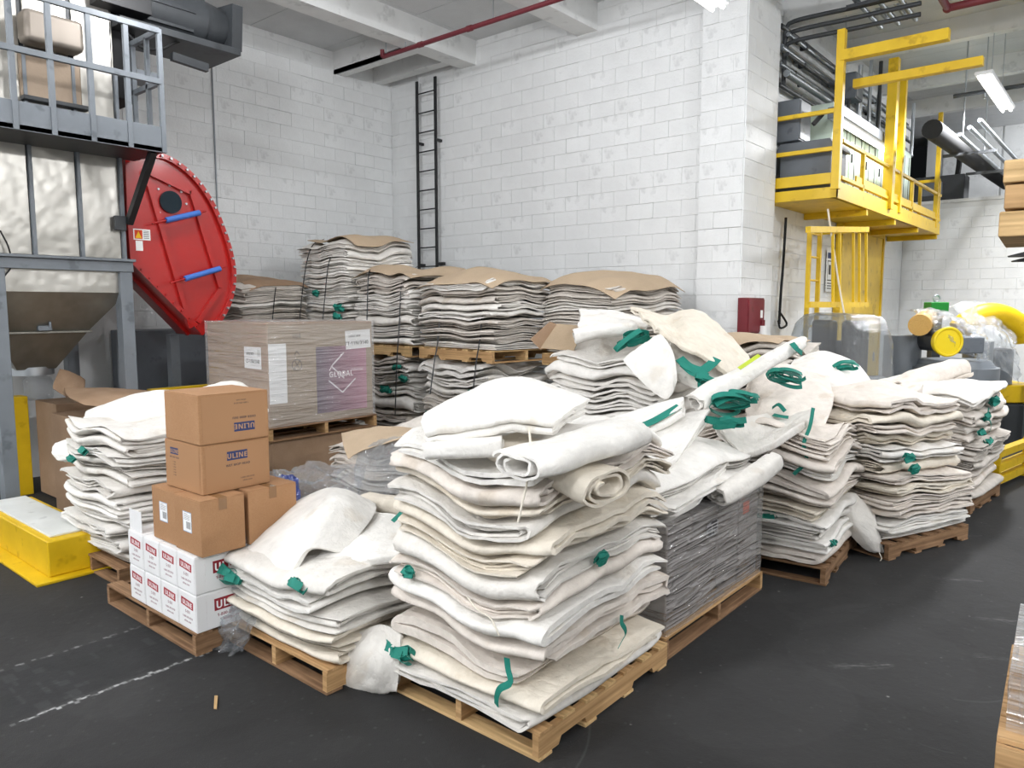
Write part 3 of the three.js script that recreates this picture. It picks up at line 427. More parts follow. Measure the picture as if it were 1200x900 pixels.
function boardOn(label, grid, mat = M.card, th = .006, seed = 1) { const g = curved(grid, th, 18, 12, .006, seed), p = settle(g), m = obj('cardboard_sheet', g, mat); m.position.copy(p); return tag(m, label, 'cardboard', 'bent cardboard sheets on the stacks'); }
function band(label, pts, w = .014) { const g = ribbon(pts.map(vec), w, .002, 8, V(.5, .4, .76)), p = settle(g), m = obj('strapping_band', g, M.black); m.position.copy(p); return tag(m, label, 'strap', 'black strapping bands'); }
// cardboard lying on a stack, following its top and drooping over its edges; drop = [left, right, back, front]
function boardTop(label, st, [u0, u1, v0, v1], drop, mat = M.card, lift = .012, seed = 1) {
  const G = []; for (let j = 0; j < 6; j++) { const row = []; for (let i = 0; i < 7; i++) { const u = u0 + (u1 - u0) * i / 6, v = v0 + (v1 - v0) * j / 5, lx = u * st.w, lz = v * st.d, cl = (q, l) => clamp(q, -l / 2, l / 2); let y = 0; for (const [ox, oz] of [[0, 0], [.1, 0], [-.1, 0], [0, .1], [0, -.1], [.07, .07], [-.07, -.07]]) y = Math.max(y, st.S(st.n, cl(lx + ox, st.w), cl(lz + oz, st.d))); const e = (k, a) => drop[a] * Math.pow(clamp(k), 2.2); y += lift - e(1 - i / 2, 0) - e(1 - (6 - i) / 2, 1) - e(1 - j / 1.7, 2) - e(1 - (5 - j) / 1.7, 3); const p = V(lx, 0, lz).applyMatrix4(st.Q); p.y = y; row.push(p); } G.push(row); }
  const g = curved(G, .006, 24, 16, .004, seed), p = settle(g), m = obj('cardboard_sheet', g, mat); m.position.copy(p); return tag(m, label, 'cardboard', 'bent cardboard sheets on the stacks');
}
boardTop('bent tan cardboard sheet over the bags before the draped heap', tierD, [-.53, .53, -.4, .53], [.03, .06, 0, .06], M.card, .028, 2);
boardTop('curved tan cardboard sheet behind the printed carton', tierC, [-.5, .54, -.45, .5], [0, .06, 0, .02], M.card, .028, 3);
boardTop('tan cardboard sheet on the highest banded stack', tierB, [-.4, .56, -.45, .42], [0, .04, 0, .02], M.card, .028, 4);
boardTop('dark brown cardboard sheet beside the red casing', tierA, [-.5, .5, -.5, .4], [.02, .06, 0, .05], M.cardDark, .028, 5);
boardTop('long tan cardboard sheet against the long wall', tierE, [-.53, .53, -.48, .53], [.03, .08, 0, .06], M.card, .028, 6);
boardTop('cardboard sheet at the foot of the block pier', pierStack, [-.52, .4, -.4, .5], [.02, .03, 0, .03], M.card, .028, 7);
boardOn('tan cardboard sheet on the film-covered low bundle', [[[400, 508, 5.75], [445, 500, 5.95], [497, 503, 6.0]], [[402, 521, 5.3], [437, 514, 5.45], [486, 507, 5.65]], [[408, 538, 5.0], [428, 527, 5.12], [474, 513, 5.35]]], M.card, .005, 8);
band('black band down the bags before the draped heap, carton side', [[548, 325, 9.1], [530, 334, 8.7], [519, 346, 8.5], [513, 400, 8.45], [509, 425, 8.43], [504, 462, 8.4]]);
band('black band down the bags before the draped heap, heap side', [[606, 333, 8.4], [580, 343, 8.15], [568, 357, 7.98], [562, 400, 7.95], [558, 425, 7.93], [553, 472, 7.9]]);
band('black band on the bags right behind the printed carton', [[490, 312, 9.7], [478, 320, 9.2], [471, 328, 8.85], [468, 380, 8.82], [465, 425, 8.8], [463, 486, 8.78]]);
band('thin black band over the bags beside the highest stack', [[450, 310, 9.9], [436, 315, 9.4], [432, 322, 9.1], [430, 375, 9.05]]);
band('black band round the highest stack, red casing side', [[380, 280, 10.3], [366, 288, 9.95], [360, 305, 9.85], [354, 345, 9.82], [351, 378, 9.8]]);
band('black band round the highest stack, ladder side', [[400, 288, 10.0], [390, 296, 9.75], [385, 310, 9.68], [381, 345, 9.65], [378, 378, 9.63]]);
band('black band across the cardboard against the long wall', [[728, 322, 9.2], [706, 330, 8.85], [688, 345, 8.5], [684, 368, 8.45]]);
band('black band down the dull bags beside the red casing', [[325, 328, 9.9], [322, 346, 9.35], [319, 378, 9.3]]);
// ---------- cartons ----------
function carton(name, label, [x0, y0, z0], [x1, y1, z1], mat, { turn = 0, tapeDir = 'z', prints = [], group, tape = true, flaps = true } = {}) {
  const w = x1 - x0, h = y1 - y0, d = z1 - z0, t = thing(name, label, 'carton', [(x0 + x1) / 2, y0, (z0 + z1) / 2], turn, group);
  obj('body', bx(w, h - .004, d, 0, (h - .004) / 2, 0, .006), mat, t);
  if (flaps) for (const s of [-1, 1]) obj('flap', tapeDir === 'z' ? bx(w / 2 - .002, .004, d - .004, s * w / 4, h - .002, 0, .0015) : bx(w - .004, .004, d / 2 - .002, 0, h - .002, s * d / 4, .0015), mat, t);
  if (tape) { const g = tapeDir === 'z' ? [bx(.05, .001, d + .002, 0, h + .0008, 0), bx(.05, .07, .001, 0, h - .035, d / 2 + .0008)] : [bx(w + .002, .001, .05, 0, h + .0008, 0), bx(.001, .07, .05, w / 2 + .0008, h - .035, 0)]; obj('tape', g, M.tape, t); }
  for (const [nm, face, pw, ph, u, v, m] of prints) {          // u, v from the middle of the face
    const g = face === 'z' ? sheet(pw, ph, [u, h / 2 + v, d / 2 + .0012], 0) : sheet(pw, ph, [w / 2 + .0012, h / 2 + v, -u], Math.PI / 2); obj(nm, g, m, t);
  }
  return t;
}
const whiteSmall = canvas(256, 256, (x) => { x.save(); x.translate(128, 64); x.rotate(.08); x.fillStyle = '#9c1f2b'; x.fillRect(-92, -30, 184, 60); text(x, 'ULINE', 0, 2, 50, '#fff'); x.restore(); text(x, 'S-351', 132, 128, 30, '#7d4a55'); text(x, '1-800-295-5510', 128, 172, 22, '#7d4a55'); text(x, 'uline.com', 128, 204, 22, '#7d4a55'); }, '#efefef');
const whiteBig = canvas(384, 256, (x) => { x.fillStyle = '#8f1c28'; x.fillRect(60, 40, 264, 92); text(x, 'ULINE', 192, 90, 82, '#fff'); text(x, '1-800-295-5510', 192, 168, 32, '#8a4048'); text(x, 'uline.com', 192, 208, 28, '#8a4048'); }, '#efefef');
const wx = [-4.87, -4.653, -4.436, -4.219, -4.0];
const wnames = ['leftmost', 'second', 'third', 'corner'];
for (const back of [0, 1]) for (let L = 0; L < 2; L++) for (let i = 0; i < 4; i++) {
  const y0 = PH + .001 + L * .226, z1 = -1.97 - back * .385;
  carton('white_carton', back ? `white carton in the back row, ${['kerb end', 'second from the kerb', 'third from the kerb', 'aisle end'][i]}, ${L ? 'upper' : 'lower'} layer` : `small white carton with red print, ${['next to the yellow kerb side', 'second from the kerb side', 'third from the kerb side', 'at the aisle corner'][i]}, ${L ? 'upper' : 'lower'} layer`, [wx[i] + .002, y0, z1 - .38], [wx[i + 1] - .002, y0 + .224, z1], M.whiteCard, { tape: false, tapeDir: 'x', turn: (i * 7 % 3 - 1) * .008, group: 'small white cartons', prints: back ? [] : [['printed_panel', 'z', .2, .2, 0, -.005, whiteSmall], ...(i === 3 ? [['printed_panel', 'x', .3, .2, .02, -.005, whiteBig]] : [])] });
}
{ const t = thing('carton_flap', 'upright open white carton flap above the white cartons', 'carton flap', [-4.78, PH + .455, -1.985]); obj('panel', [bx(.17, .13, .004, 0, .066, 0, .001)], M.whiteCard, t); }
const shipLabel = canvas(128, 128, (x) => { x.fillStyle = '#999'; for (let i = 0; i < 5; i++) x.fillRect(14, 12 + i * 9, 60 + (i * 37) % 40, 3); x.fillStyle = '#444'; for (let i = 0; i < 22; i++) x.fillRect(50 + i * 3, 62, (i * 5) % 3 + .6, 44); x.strokeStyle = '#6b86ad'; x.lineWidth = 3; x.strokeRect(2, 2, 124, 124); }, '#f4f5f6');
const bl = PH + .455;
const brown = [['tan carton with white shipping label beside the open white flap', -4.57, -4.27, -2.0], ['tan carton with white shipping label on the aisle corner', -4.262, -3.95, -1.99]];
for (const [l, a, b, z] of brown) carton('tan_carton', l, [a, bl, z - .27], [b, bl + .325, z], M.kraft, { tapeDir: 'x', group: 'small tan cartons', prints: [['shipping_label', 'z', .1, .12, .0, .02, shipLabel]] });
carton('tan_carton', 'tan carton behind the corner carton with dark tape', [-4.26, bl, -2.62], [-3.96, bl + .325, -2.29], M.kraft, { tapeDir: 'x', group: 'small tan cartons' });
carton('tan_carton', 'tan carton in the back row beside the open flap', [-4.57, bl, -2.62], [-4.27, bl + .325, -2.29], M.kraft, { tapeDir: 'x', group: 'small tan cartons' });
carton('tan_carton', 'low tan carton behind the open white flap', [-4.85, bl, -2.6], [-4.6, bl + .2, -2.2], M.kraft, { tapeDir: 'x', group: 'small tan cartons' });
const navy = '#2b3560';
const mopX = (flip) => canvas(512, 360, (x, w, h) => { if (flip) { x.translate(w, h); x.rotate(Math.PI); } x.fillStyle = navy; x.fillRect(flip ? 95 : 175, 58, 170, 74); text(x, 'ULINE', flip ? 180 : 260, 97, 58, '#b08a66'); text(x, flip ? 'OVER 4000 SKU' : 'WET MOP HEAD', flip ? 180 : 265, 172, 27, '#3a3038'); text(x, flip ? '1-800-295-5510' : '1-800-295-5510', flip ? 200 : 340, 292, 17, '#5a463a'); text(x, 'uline.com', flip ? 200 : 340, 316, 17, '#5a463a'); });
const mopZ = canvas(512, 360, (x) => { x.fillStyle = navy; x.fillRect(60, 40, 130, 56); text(x, 'ULINE', 125, 69, 44, '#b08a66'); text(x, 'WET MOP HEAD', 125, 120, 20, '#3a3038'); for (let i = 0; i < 6; i++) text(x, 'S-' + (1820 + i * 7), 120, 160 + i * 22, 16, '#5a463a'); });
carton('mop_head_carton', 'brown carton printed with blue panel, lower of the two', [-4.49, bl + .328, -2.5], [-4.06, bl + .328 + .29, -2.06], M.kraft, { tapeDir: 'z', turn: .02, tape: false, group: 'large brown cartons', prints: [['printed_panel', 'x', .4, .26, 0, 0, mopX(false)], ['printed_panel', 'z', .38, .26, 0, 0, mopZ]] });
carton('mop_head_carton', 'brown carton with upside-down blue print, topmost of its pile', [-4.48, bl + .62, -2.5], [-4.05, bl + .62 + .29, -2.06], M.kraft, { tapeDir: 'z', turn: -.02, tape: false, group: 'large brown cartons', prints: [['printed_panel', 'x', .4, .26, 0, 0, mopX(true)]] });
// film shell: a box skin with uneven pulled wrinkles
function filmShell(w, h, d, y0, amp, seed, top = true) {
  const gs = [], side = (W, Hh, place) => { const g = new THREE.PlaneGeometry(W, Hh, Math.round(W * 20), Math.round(Hh * 90)), P = g.attributes.position; for (let i = 0; i < P.count; i++) { const x = P.getX(i), y = P.getY(i), e = Math.min(W / 2 - Math.abs(x), Hh / 2 - Math.abs(y)); P.setZ(i, Math.min(1, e * 12) * amp * (.8 * noise(x * 1.1 + seed, y * 17 + x * 1.5, seed) + .35 * noise(x * 2.2, y * 33 - x * 2, seed + 4) + .5 * noise(x * 2.5, y * 3, seed + 9))); const uv = g.attributes.uv; uv.setXY(i, x, y); } place(g); g.computeVertexNormals(); gs.push(flat(g)); };
  side(w, h, g => g.translate(0, y0 + h / 2, d / 2)); side(w, h, g => { g.rotateY(Math.PI); g.translate(0, y0 + h / 2, -d / 2); }); side(d, h, g => { g.rotateY(Math.PI / 2); g.translate(w / 2, y0 + h / 2, 0); }); side(d, h, g => { g.rotateY(-Math.PI / 2); g.translate(-w / 2, y0 + h / 2, 0); });
  if (top) side(w, d, g => { g.rotateX(-Math.PI / 2); g.translate(0, y0 + h, 0); });
  return mergeGeometries(gs);
}
const filmed = (t, w, h, d, y0, amp, seed, mat = M.film) => { const m = obj('stretch_film', filmShell(w, h, d, y0, amp, seed), mat, t); m.userData.label = 'clear wrinkled stretch film'; return m; };
// printed carton in film on its pallet on top of another carton
pallet('pallet on the floor under the big plain carton', -6.82, -4.5, 1.18, 1.28, 'x', { mats: [M.woodOld], seed: 90 });
carton('plain_carton', 'big plain brown carton under the film-wrapped printed carton', [-7.38, PH + .001, -5.12], [-6.27, .715, -3.89], M.cardDark, { tape: false });
pallet('pallet between the plain carton and the film-wrapped printed carton', -6.82, -4.5, 1.18, 1.3, 'x', { y: .717, mats: [M.woodOld, M.wood], seed: 91 });
{
  const W = 1.15, D = 1.28, Hh = 1.0;
  const face = canvas(1024, 800, (x, w, h) => {
    x.fillStyle = '#eceded'; x.fillRect(0, 150, 160, 480); const gr = x.createLinearGradient(440, 0, 1000, 0); gr.addColorStop(0, '#5d4a5e'); gr.addColorStop(.45, '#8d5c72'); gr.addColorStop(1, '#c58a9d'); x.fillStyle = gr; x.fillRect(440, 190, 520, 560);
    x.strokeStyle = '#e9e3e6'; x.lineWidth = 12; x.beginPath(); x.moveTo(720, 250); x.lineTo(590, 360); x.lineTo(720, 470); x.moveTo(560, 480); x.lineTo(700, 590); x.lineTo(840, 480); x.stroke(); text(x, 'GLOBAL', 690, 430, 66, '#f0eaec'); text(x, 'industrial', 860, 400, 30, '#f0eaec', 'normal');
    text(x, 'UJ4', 260, 92, 54, '#2c2620', 'normal'); x.strokeStyle = '#2c2620'; x.lineWidth = 6; x.beginPath(); x.arc(255, 330, 44, 0, 7); x.moveTo(225, 365); x.lineTo(290, 290); x.moveTo(235, 250); x.lineTo(255, 215); x.lineTo(285, 250); x.moveTo(240, 300); x.lineTo(275, 355); x.stroke();
    x.save(); x.translate(860, 130); x.rotate(-.04); x.fillStyle = '#f2f2f2'; x.fillRect(-120, -70, 270, 160); text(x, 'LARGE BOX', -20, -20, 24, '#222'); text(x, 'CT-11N/3140', 0, 40, 42, '#1b1b1b'); x.restore(); }, '#9d8a72');
  const t = thing('wrapped_carton', 'film-wrapped brown carton with pink and purple print', 'carton', [-6.82, .853, -4.5]);
  obj('carton_body', [bx(W - .03, Hh, D - .03, 0, Hh / 2, 0, .008)], M.cardDark, t);
  obj('printed_panel', sheet(D - .04, Hh - .04, [W / 2 - .013, Hh / 2, 0], Math.PI / 2), face, t);
  const lab = canvas(256, 128, (x) => { text(x, 'LARGE BOX', 90, 40, 22, '#222'); text(x, 'CT-11N/3140', 128, 84, 34, '#1b1b1b'); x.fillStyle = '#555'; for (let i = 0; i < 4; i++) x.fillRect(200, 18 + i * 10, 40, 3); }, '#f0f0f0');
  obj('shipping_label', [sheet(.3, .21, [.3, .66, D / 2 - .013], 0)], lab, t);
  filmed(t, W, Hh + .03, D, -.02, .011, 3);
}
// grey load in stretch film
{
  const t = thing('wrapped_load', 'dark grey load tightly bound in shiny stretch film', 'wrapped load', [-2.43, PH + .001, -4.35]), mb = std({ color: 0x8a827c, roughness: .7, bumpMap: speck, bumpScale: .002 });
  for (let i = 0; i < 4; i++) for (let j = 0; j < 2; j++) obj('carton', bx(.47, .62, .325, (j - .5) * .485, .312, (i - 1.5) * .335, .012), mb, t);
  obj('handling_sticker', sheet(.1, .08, [.492, .52, -.42], Math.PI / 2), std({ color: 0xd9531e, roughness: .6 }), t);
  obj('shipping_label', sheet(.15, .1, [.492, .5, .1], Math.PI / 2), canvas(128, 96, (x) => { x.strokeStyle = '#ddd'; x.lineWidth = 4; x.strokeRect(4, 4, 120, 88); x.beginPath(); for (const v of [28, 48, 68]) { x.moveTo(4, v); x.lineTo(124, v); } x.moveTo(60, 28); x.lineTo(60, 92); x.stroke(); text(x, 'LOT', 30, 17, 16, '#eee'); }, '#3c3a3a'), t);
  filmed(t, 1.0, .65, 1.385, 0, .02, 8, M.filmTight);
}
// ---------- loose bags over the stacks ----------
// on the tallest front stack
rolled('hollow-ended rolled bag on the tallest front stack', [[602, 547, 3.02], [665, 530, 3.25], [738, 508, 3.6]], .3, .14, { turns: 2.1, seed: 101, seg: 22 });
rolled('crumpled-ended rolled bag under the hollow roll', [[716, 572, 3.2], [660, 548, 3.4], [590, 522, 3.6]], .36, .15, { turns: 2.6, seed: 102, mat: M.cream, seg: 22 });
draped('tent-shaped white bag crowning the tallest front stack', [[[505, 488, 3.95], [560, 462, 4.0], [612, 448, 4.0], [692, 474, 3.95]], [[497, 500, 3.65], [548, 479, 3.65], [600, 461, 3.65], [672, 487, 3.6]], [[499, 514, 3.42], [553, 507, 3.38], [600, 499, 3.36], [645, 506, 3.36]]], { h: .09, N: 4, seed: 103, wr: .014, type: 'zig' });
rolled('small white roll at the rear edge of the tallest stack', [[505, 527, 3.5], [540, 524, 3.42], [590, 522, 3.4]], .2, .1, { seed: 104, turns: 1.8 });
draped('white bag slipping off between the two front pallets', [[[425, 738, 4.0], [450, 733, 3.95], [472, 742, 3.85]], [[412, 768, 3.95], [440, 762, 3.82], [470, 772, 3.8]], [[405, 800, 3.98], [438, 796, 3.84], [468, 800, 3.82]], [[412, 809, 4.02], [444, 811, 3.9], [464, 805, 3.86]]], { h: .05, N: 3, seed: 105, mat: M.pale, wr: .012 });
// on the low stack
{ const b = draped('broad white bag flap hanging over the low stack', [[[272, 640, 4.8], [322, 604, 4.8], [372, 577, 4.75], [400, 574, 4.72], [440, 590, 4.6]], [[258, 656, 4.58], [315, 622, 4.5], [368, 592, 4.42], [398, 580, 4.4], [438, 604, 4.38]], [[248, 676, 4.45], [305, 645, 4.32], [355, 618, 4.22], [388, 598, 4.25], [420, 628, 4.25]], [[247, 692, 4.4], [298, 668, 4.25], [328, 690, 4.02], [362, 645, 4.08], [400, 650, 4.15]]], { h: .03, N: 2, seed: 106, wr: .01, seg: 34 });
  strapOn(b, [[478, 586, 4.2], [471, 600, 4.15], [460, 611, 4.12]], .03); }
rolled('beige folded roll end behind the broad white flap', [[425, 588, 4.75], [460, 592, 4.65], [500, 602, 4.5]], .2, .12, { seed: 107, mat: M.cream, turns: 2.4 });
draped('flat white bag on the low stack beside the flap', [[[395, 615, 4.55], [440, 605, 4.5], [490, 610, 4.4]], [[385, 640, 4.3], [430, 635, 4.22], [475, 640, 4.1]], [[370, 665, 4.12], [420, 662, 4.02], [470, 655, 3.95]]], { h: .07, N: 3, seed: 108 });
// heap on the grey load
stack({ where: 'the pile on the grey load', cx: -2.43, cz: -4.35, w: 1.02, d: 1.36, y0: .805, h: .36, n: 4, N: 3, seed: 109, mats: [M.white, M.cream, M.pinkish], jit: .06, sag: .12, wav: .6, adj: ['cream white', 'white'] });
draped('white bag corner hanging over the wrapped grey load', [[[728, 562, 4.8], [790, 548, 4.82], [855, 545, 4.85]], [[738, 592, 4.5], [785, 582, 4.5], [838, 562, 4.62]], [[750, 622, 4.3], [778, 614, 4.3], [815, 590, 4.42]]], { h: .05, N: 3, seed: 110 });
rolled('white roll on the aisle corner of the grey load', [[838, 582, 4.6], [872, 564, 4.72], [905, 540, 4.95]], .2, .13, { seed: 111, turns: 1.9, mat: M.pale });
draped('flat white bag with stepped edge above the grey load', [[[712, 512, 5.0], [770, 497, 5.1], [834, 482, 5.2]], [[722, 532, 4.7], [775, 521, 4.72], [815, 510, 4.85]], [[745, 553, 4.42], [768, 553, 4.42], [790, 547, 4.5]]], { h: .075, N: 4, seed: 112, wr: .006 });
{ const b = draped('gaping white bag with green lining above the grey load', [[[685, 502, 5.0], [745, 484, 5.1], [802, 470, 5.2]], [[700, 510, 4.9], [750, 497, 4.95], [802, 476, 5.05]], [[716, 518, 4.75], [758, 507, 4.78], [800, 484, 4.9]]], { h: .08, N: 3, seed: 113, type: 'zig', wr: .006 }); strapOn(b, [[728, 506, 4.72], [760, 496, 4.8], [796, 476, 4.95]], .05, .003, V(.3, .8, .5)); }
{ const b = rolled('long rolled white bag pointing up from the heap', [[812, 474, 5.2], [850, 452, 5.35], [900, 424, 5.5], [942, 400, 5.6]], .2, .15, { seed: 114, turns: 2, taper: .35, seg: 20 });
  strapOn(b, [[928, 402, 5.5], [934, 409, 5.45], [940, 414, 5.5]], .04, .003, V(.4, .5, .7)); const m = obj('printed_stripe', ribbon([[866, 432, 5.3], [878, 424, 5.33], [890, 416, 5.36]].map(vec).map(p => p.sub(b.position)), .03, .002, 4, V(.4, .8, .5)), std({ color: 0xb7c93a, roughness: .6 }), b); m.userData.label = 'lime green stripe'; }
{ const b = draped('cream bag standing open like a tent on the heap', [[[737, 356, 6.3], [776, 372, 6.5], [805, 362, 6.6], [838, 377, 6.6], [862, 404, 6.4]], [[757, 376, 6.1], [788, 388, 6.0], [812, 384, 5.85], [850, 402, 6.05], [882, 432, 6.0]], [[774, 392, 5.8], [802, 408, 5.65], [828, 420, 5.6], [848, 436, 5.6], [862, 446, 5.7]]], { h: .04, N: 2, seed: 115, mat: M.cream, wr: .035, seg: 30 }); }
draped('pointed white flap hanging off the round-edged stack', [[[728, 421, 5.75], [750, 404, 5.8], [773, 389, 5.85]], [[745, 440, 5.65], [766, 425, 5.62], [787, 411, 5.68]], [[764, 458, 5.6], [780, 449, 5.56], [792, 436, 5.6]], [[779, 469, 5.55], [784, 466, 5.55], [790, 456, 5.58]]], { h: .03, N: 2, seed: 116, wr: .012 });
{ const b = draped('white bag with teal strap below the open tent', [[[784, 402, 6.0], [825, 415, 5.95], [862, 432, 5.85]], [[786, 425, 5.8], [815, 440, 5.7], [848, 456, 5.62]], [[788, 442, 5.8], [814, 457, 5.66], [838, 467, 5.55]]], { h: .08, N: 3, seed: 117 });
  strapOn(b, [[796, 420, 5.66], [808, 430, 5.58], [822, 434, 5.55], [832, 428, 5.56], [840, 420, 5.62]], .075, .004, V(.3, .7, .6)); strapOn(b, [[800, 426, 5.62], [814, 437, 5.54], [826, 438, 5.52], [822, 450, 5.52], [826, 464, 5.5]], .06, .004, V(.4, .4, .8)); obj('lifting_strap', strapBunch(vec([826, 446, 5.5]).sub(b.position), V(.5, .3, .8).normalize(), V(.76, -.2, -.6).normalize(), .14, 13, 4), M.teal, b); }
{ const b = rolled('smooth white roll on the round-edged white stack', [[672, 394, 6.3], [705, 388, 6.3], [742, 384, 6.35]], .3, .15, { seed: 118, turns: 1.9 }); obj('lifting_strap', strapBunch(vec([744, 396, 6.1]).sub(b.position), V(.55, .1, .8).normalize(), V(.6, .3, -.5).normalize(), .26, 5, 5), M.teal, b); }
draped('flat white bag lying highest on the round-edged stack', [[[678, 366, 6.9], [720, 368, 6.9], [760, 380, 6.8]], [[680, 376, 6.5], [720, 378, 6.5], [755, 388, 6.4]], [[676, 386, 6.3], [712, 384, 6.3], [748, 390, 6.2]]], { h: .08, N: 3, seed: 119 });
{ const b = draped('wrinkled pinkish bag with teal bow behind the long roll', [[[878, 442, 6.4], [920, 432, 6.6], [968, 446, 6.7]], [[872, 474, 6.0], [920, 464, 6.0], [974, 470, 6.15]], [[880, 506, 5.7], [925, 502, 5.6], [962, 508, 5.7]]], { h: .1, N: 3, seed: 120, mat: M.pinkish, wr: .025 });
  for (const [q, sz, k, u] of [[[862, 472, 5.2], .3, 7, V(.76, -.05, -.64)], [[920, 444, 5.75], .24, 9, V(.76, -.15, -.64)]]) obj('lifting_strap', strapBunch(vec(q).sub(b.position), V(.4, .5, .76).normalize(), u.normalize(), sz, k, 6), M.teal, b); strapOn(b, [[905, 478, 5.72], [912, 474, 5.68], [920, 482, 5.62]], .03, .003, V(.2, .8, .5)); strapOn(b, [[906, 486, 5.66], [916, 488, 5.6], [924, 489, 5.58]], .035, .003, V(.2, .8, .5)); }
{ const b = draped('flat bag edge with long teal tail over the heap', [[[835, 495, 5.5], [882, 490, 5.7], [948, 476, 6.0]], [[850, 515, 5.25], [892, 514, 5.35], [952, 482, 5.8]], [[870, 537, 5.05], [908, 522, 5.12], [955, 490, 5.55]]], { h: .06, N: 3, seed: 121, mat: M.pale });
  strapOn(b, [[953, 478, 5.45], [949, 500, 5.4], [942, 520, 5.38], [945, 540, 5.36], [930, 556, 5.36]], .026, .003, V(.5, 0, .8)); obj('lifting_strap', strapBunch(vec([852, 497, 5.08]).sub(b.position), V(.4, .5, .76).normalize(), V(.76, 0, -.64), .22, 15, 4), M.teal, b); }
{ const b = draped('smooth white bag flap gaping over the splintered pallet stack', [[[930, 424, 7.3], [965, 415, 7.5], [1000, 428, 7.5], [1022, 454, 7.3]], [[925, 445, 6.9], [965, 438, 6.9], [1005, 459, 6.8], [1031, 479, 6.7]], [[965, 457, 6.6], [990, 470, 6.5], [1018, 482, 6.45], [1033, 484, 6.45]]], { h: .09, N: 3, seed: 122, wr: .008 });
  strapOn(b, [[978, 462, 6.45], [990, 474, 6.4], [1000, 480, 6.4]], .08, .003, V(.4, .1, .8)); obj('lifting_strap', strapBunch(vec([992, 430, 7.0]).sub(b.position), V(.5, .4, .8).normalize(), V(.7, .1, -.6).normalize(), .2, 11, 3), M.teal, b); }
draped('narrow white bag tip between the two far stacks', [[[1036, 466, 7.1], [1060, 450, 7.2], [1082, 453, 7.2]], [[1030, 484, 6.7], [1055, 474, 6.7], [1080, 460, 6.9]]], { h: .06, N: 2, seed: 123, mat: M.pinkish });
rolled('loosely folded greyish bag topping the stack before the yellow caps', [[1046, 458, 7.9], [1085, 442, 8.0], [1124, 430, 8.1]], .42, .24, { seed: 124, turns: 2.6, mat: M.pinkish });
draped('dull flat bag beside the loosely folded greyish bag', [[[1095, 452, 8.6], [1130, 450, 8.7], [1170, 462, 8.7]], [[1090, 470, 8.1], [1130, 466, 8.1], [1178, 476, 8.2]]], { h: .09, N: 3, seed: 125, mat: M.dull });
{ const b = draped('white bag sagging to the floor beside the splintered pallet', [[[977, 574, 6.1], [1000, 579, 6.05], [1022, 594, 6.05]], [[982, 600, 5.98], [1003, 604, 5.9], [1026, 614, 5.95]], [[1000, 630, 5.95], [1018, 631, 5.9], [1031, 634, 5.95]], [[1020, 645, 5.98], [1028, 647, 5.95], [1034, 648, 5.98]]], { h: .04, N: 2, seed: 126, mat: M.pale }); cordOn(b, [[1030, 647, 5.9], [1033, 655, 5.88], [1028, 660, 5.9]]); }
cordOn(near[9], [GY(620, 500, 1.5), [622, 540, 3.12], [612, 590, 3.1], [607, 612, 3.1]], .005);
cordOn(near[4], [[548, 700, 3.32], [560, 715, 3.26], [575, 725, 3.22], [585, 745, 3.2]], .004);
// film-covered low bundle behind the cartons
pallet('pallet under the film-covered low bundle', -4.3, -4.05, 1.15, 1.1, 'z', { mats: [M.woodOld], seed: 95 });
stack({ where: 'the film-covered low bundle', cx: -4.3, cz: -4.05, w: 1.15, d: 1.1, y0: PH, h: .9, n: 9, N: 4, seed: 96, mats: [M.pinkish, M.dull], jit: .03, sag: .1, adj: ['pinkish white'] });
function filmOn(label, grid, { wr = .03, seed = 1, mat = M.plastic, nu = 44, nv = 34 } = {}) { const g = curved(grid, .002, nu, nv, wr, seed), p = settle(g), m = obj('plastic_film', g, mat); m.position.copy(p); return tag(m, label, 'plastic film'); }
filmOn('clear film draped over the low bundle', [[[420, 530, 5.1], [455, 512, 5.35], [505, 508, 5.5]], [[415, 552, 4.95], [455, 545, 5.0], [505, 535, 5.1]], [[420, 580, 4.95], [455, 580, 4.95], [500, 570, 5.0]]], { seed: 3, wr: .025 });
filmOn('clear plastic bag slumped beside the tan cartons', [[[288, 560, 4.75], [312, 556, 4.85], [345, 560, 5.0]], [[275, 595, 4.55], [300, 590, 4.6], [340, 590, 4.75]], [[268, 640, 4.45], [290, 640, 4.45], [325, 620, 4.6]]], { seed: 5, wr: .06 });
filmOn('clear plastic film spread behind the broad white flap', [[[320, 556, 5.2], [365, 545, 5.3], [430, 545, 5.3]], [[330, 575, 5.0], [370, 565, 5.05], [425, 565, 5.0]], [[345, 600, 4.9], [380, 590, 4.9], [420, 585, 4.9]]], { seed: 7, wr: .05 });
filmOn('plastic film with dark blue print beside the tan cartons', [[[322, 558, 5.02], [335, 556, 5.04], [350, 560, 5.05]], [[326, 580, 4.88], [338, 578, 4.88], [352, 584, 4.9]], [[318, 605, 4.78], [332, 606, 4.76], [346, 610, 4.78]]], { seed: 9, wr: .02, mat: phys({ color: 0x2f3f88, roughness: .25, side: THREE.DoubleSide, clearcoat: .6 }) });
filmOn('scrap of clear film trailing to the floor by the white cartons', [[[268, 690, 4.45], [285, 690, 4.4], [310, 700, 4.35]], [[256, 730, 4.4], [275, 735, 4.3], [300, 735, 4.25]], [[252, 765, 4.38], [266, 770, 4.3], [285, 760, 4.3]]], { seed: 11, wr: .05 });
{ const t = thing('cardboard_flap', 'bent brown cardboard beside the smooth white roll', 'cardboard', AT(660, 395, 6.7)); obj('panel', [poly([[-.2, -.1], [.1, -.12], [.2, .1], [-.05, .12]], .05)], M.card, t); obj('panel', [poly([[-.3, -.02], [-.2, -.12], [-.05, .11], [-.12, .14]], .02)], M.cardDark, t); t.rotation.y = .5; }
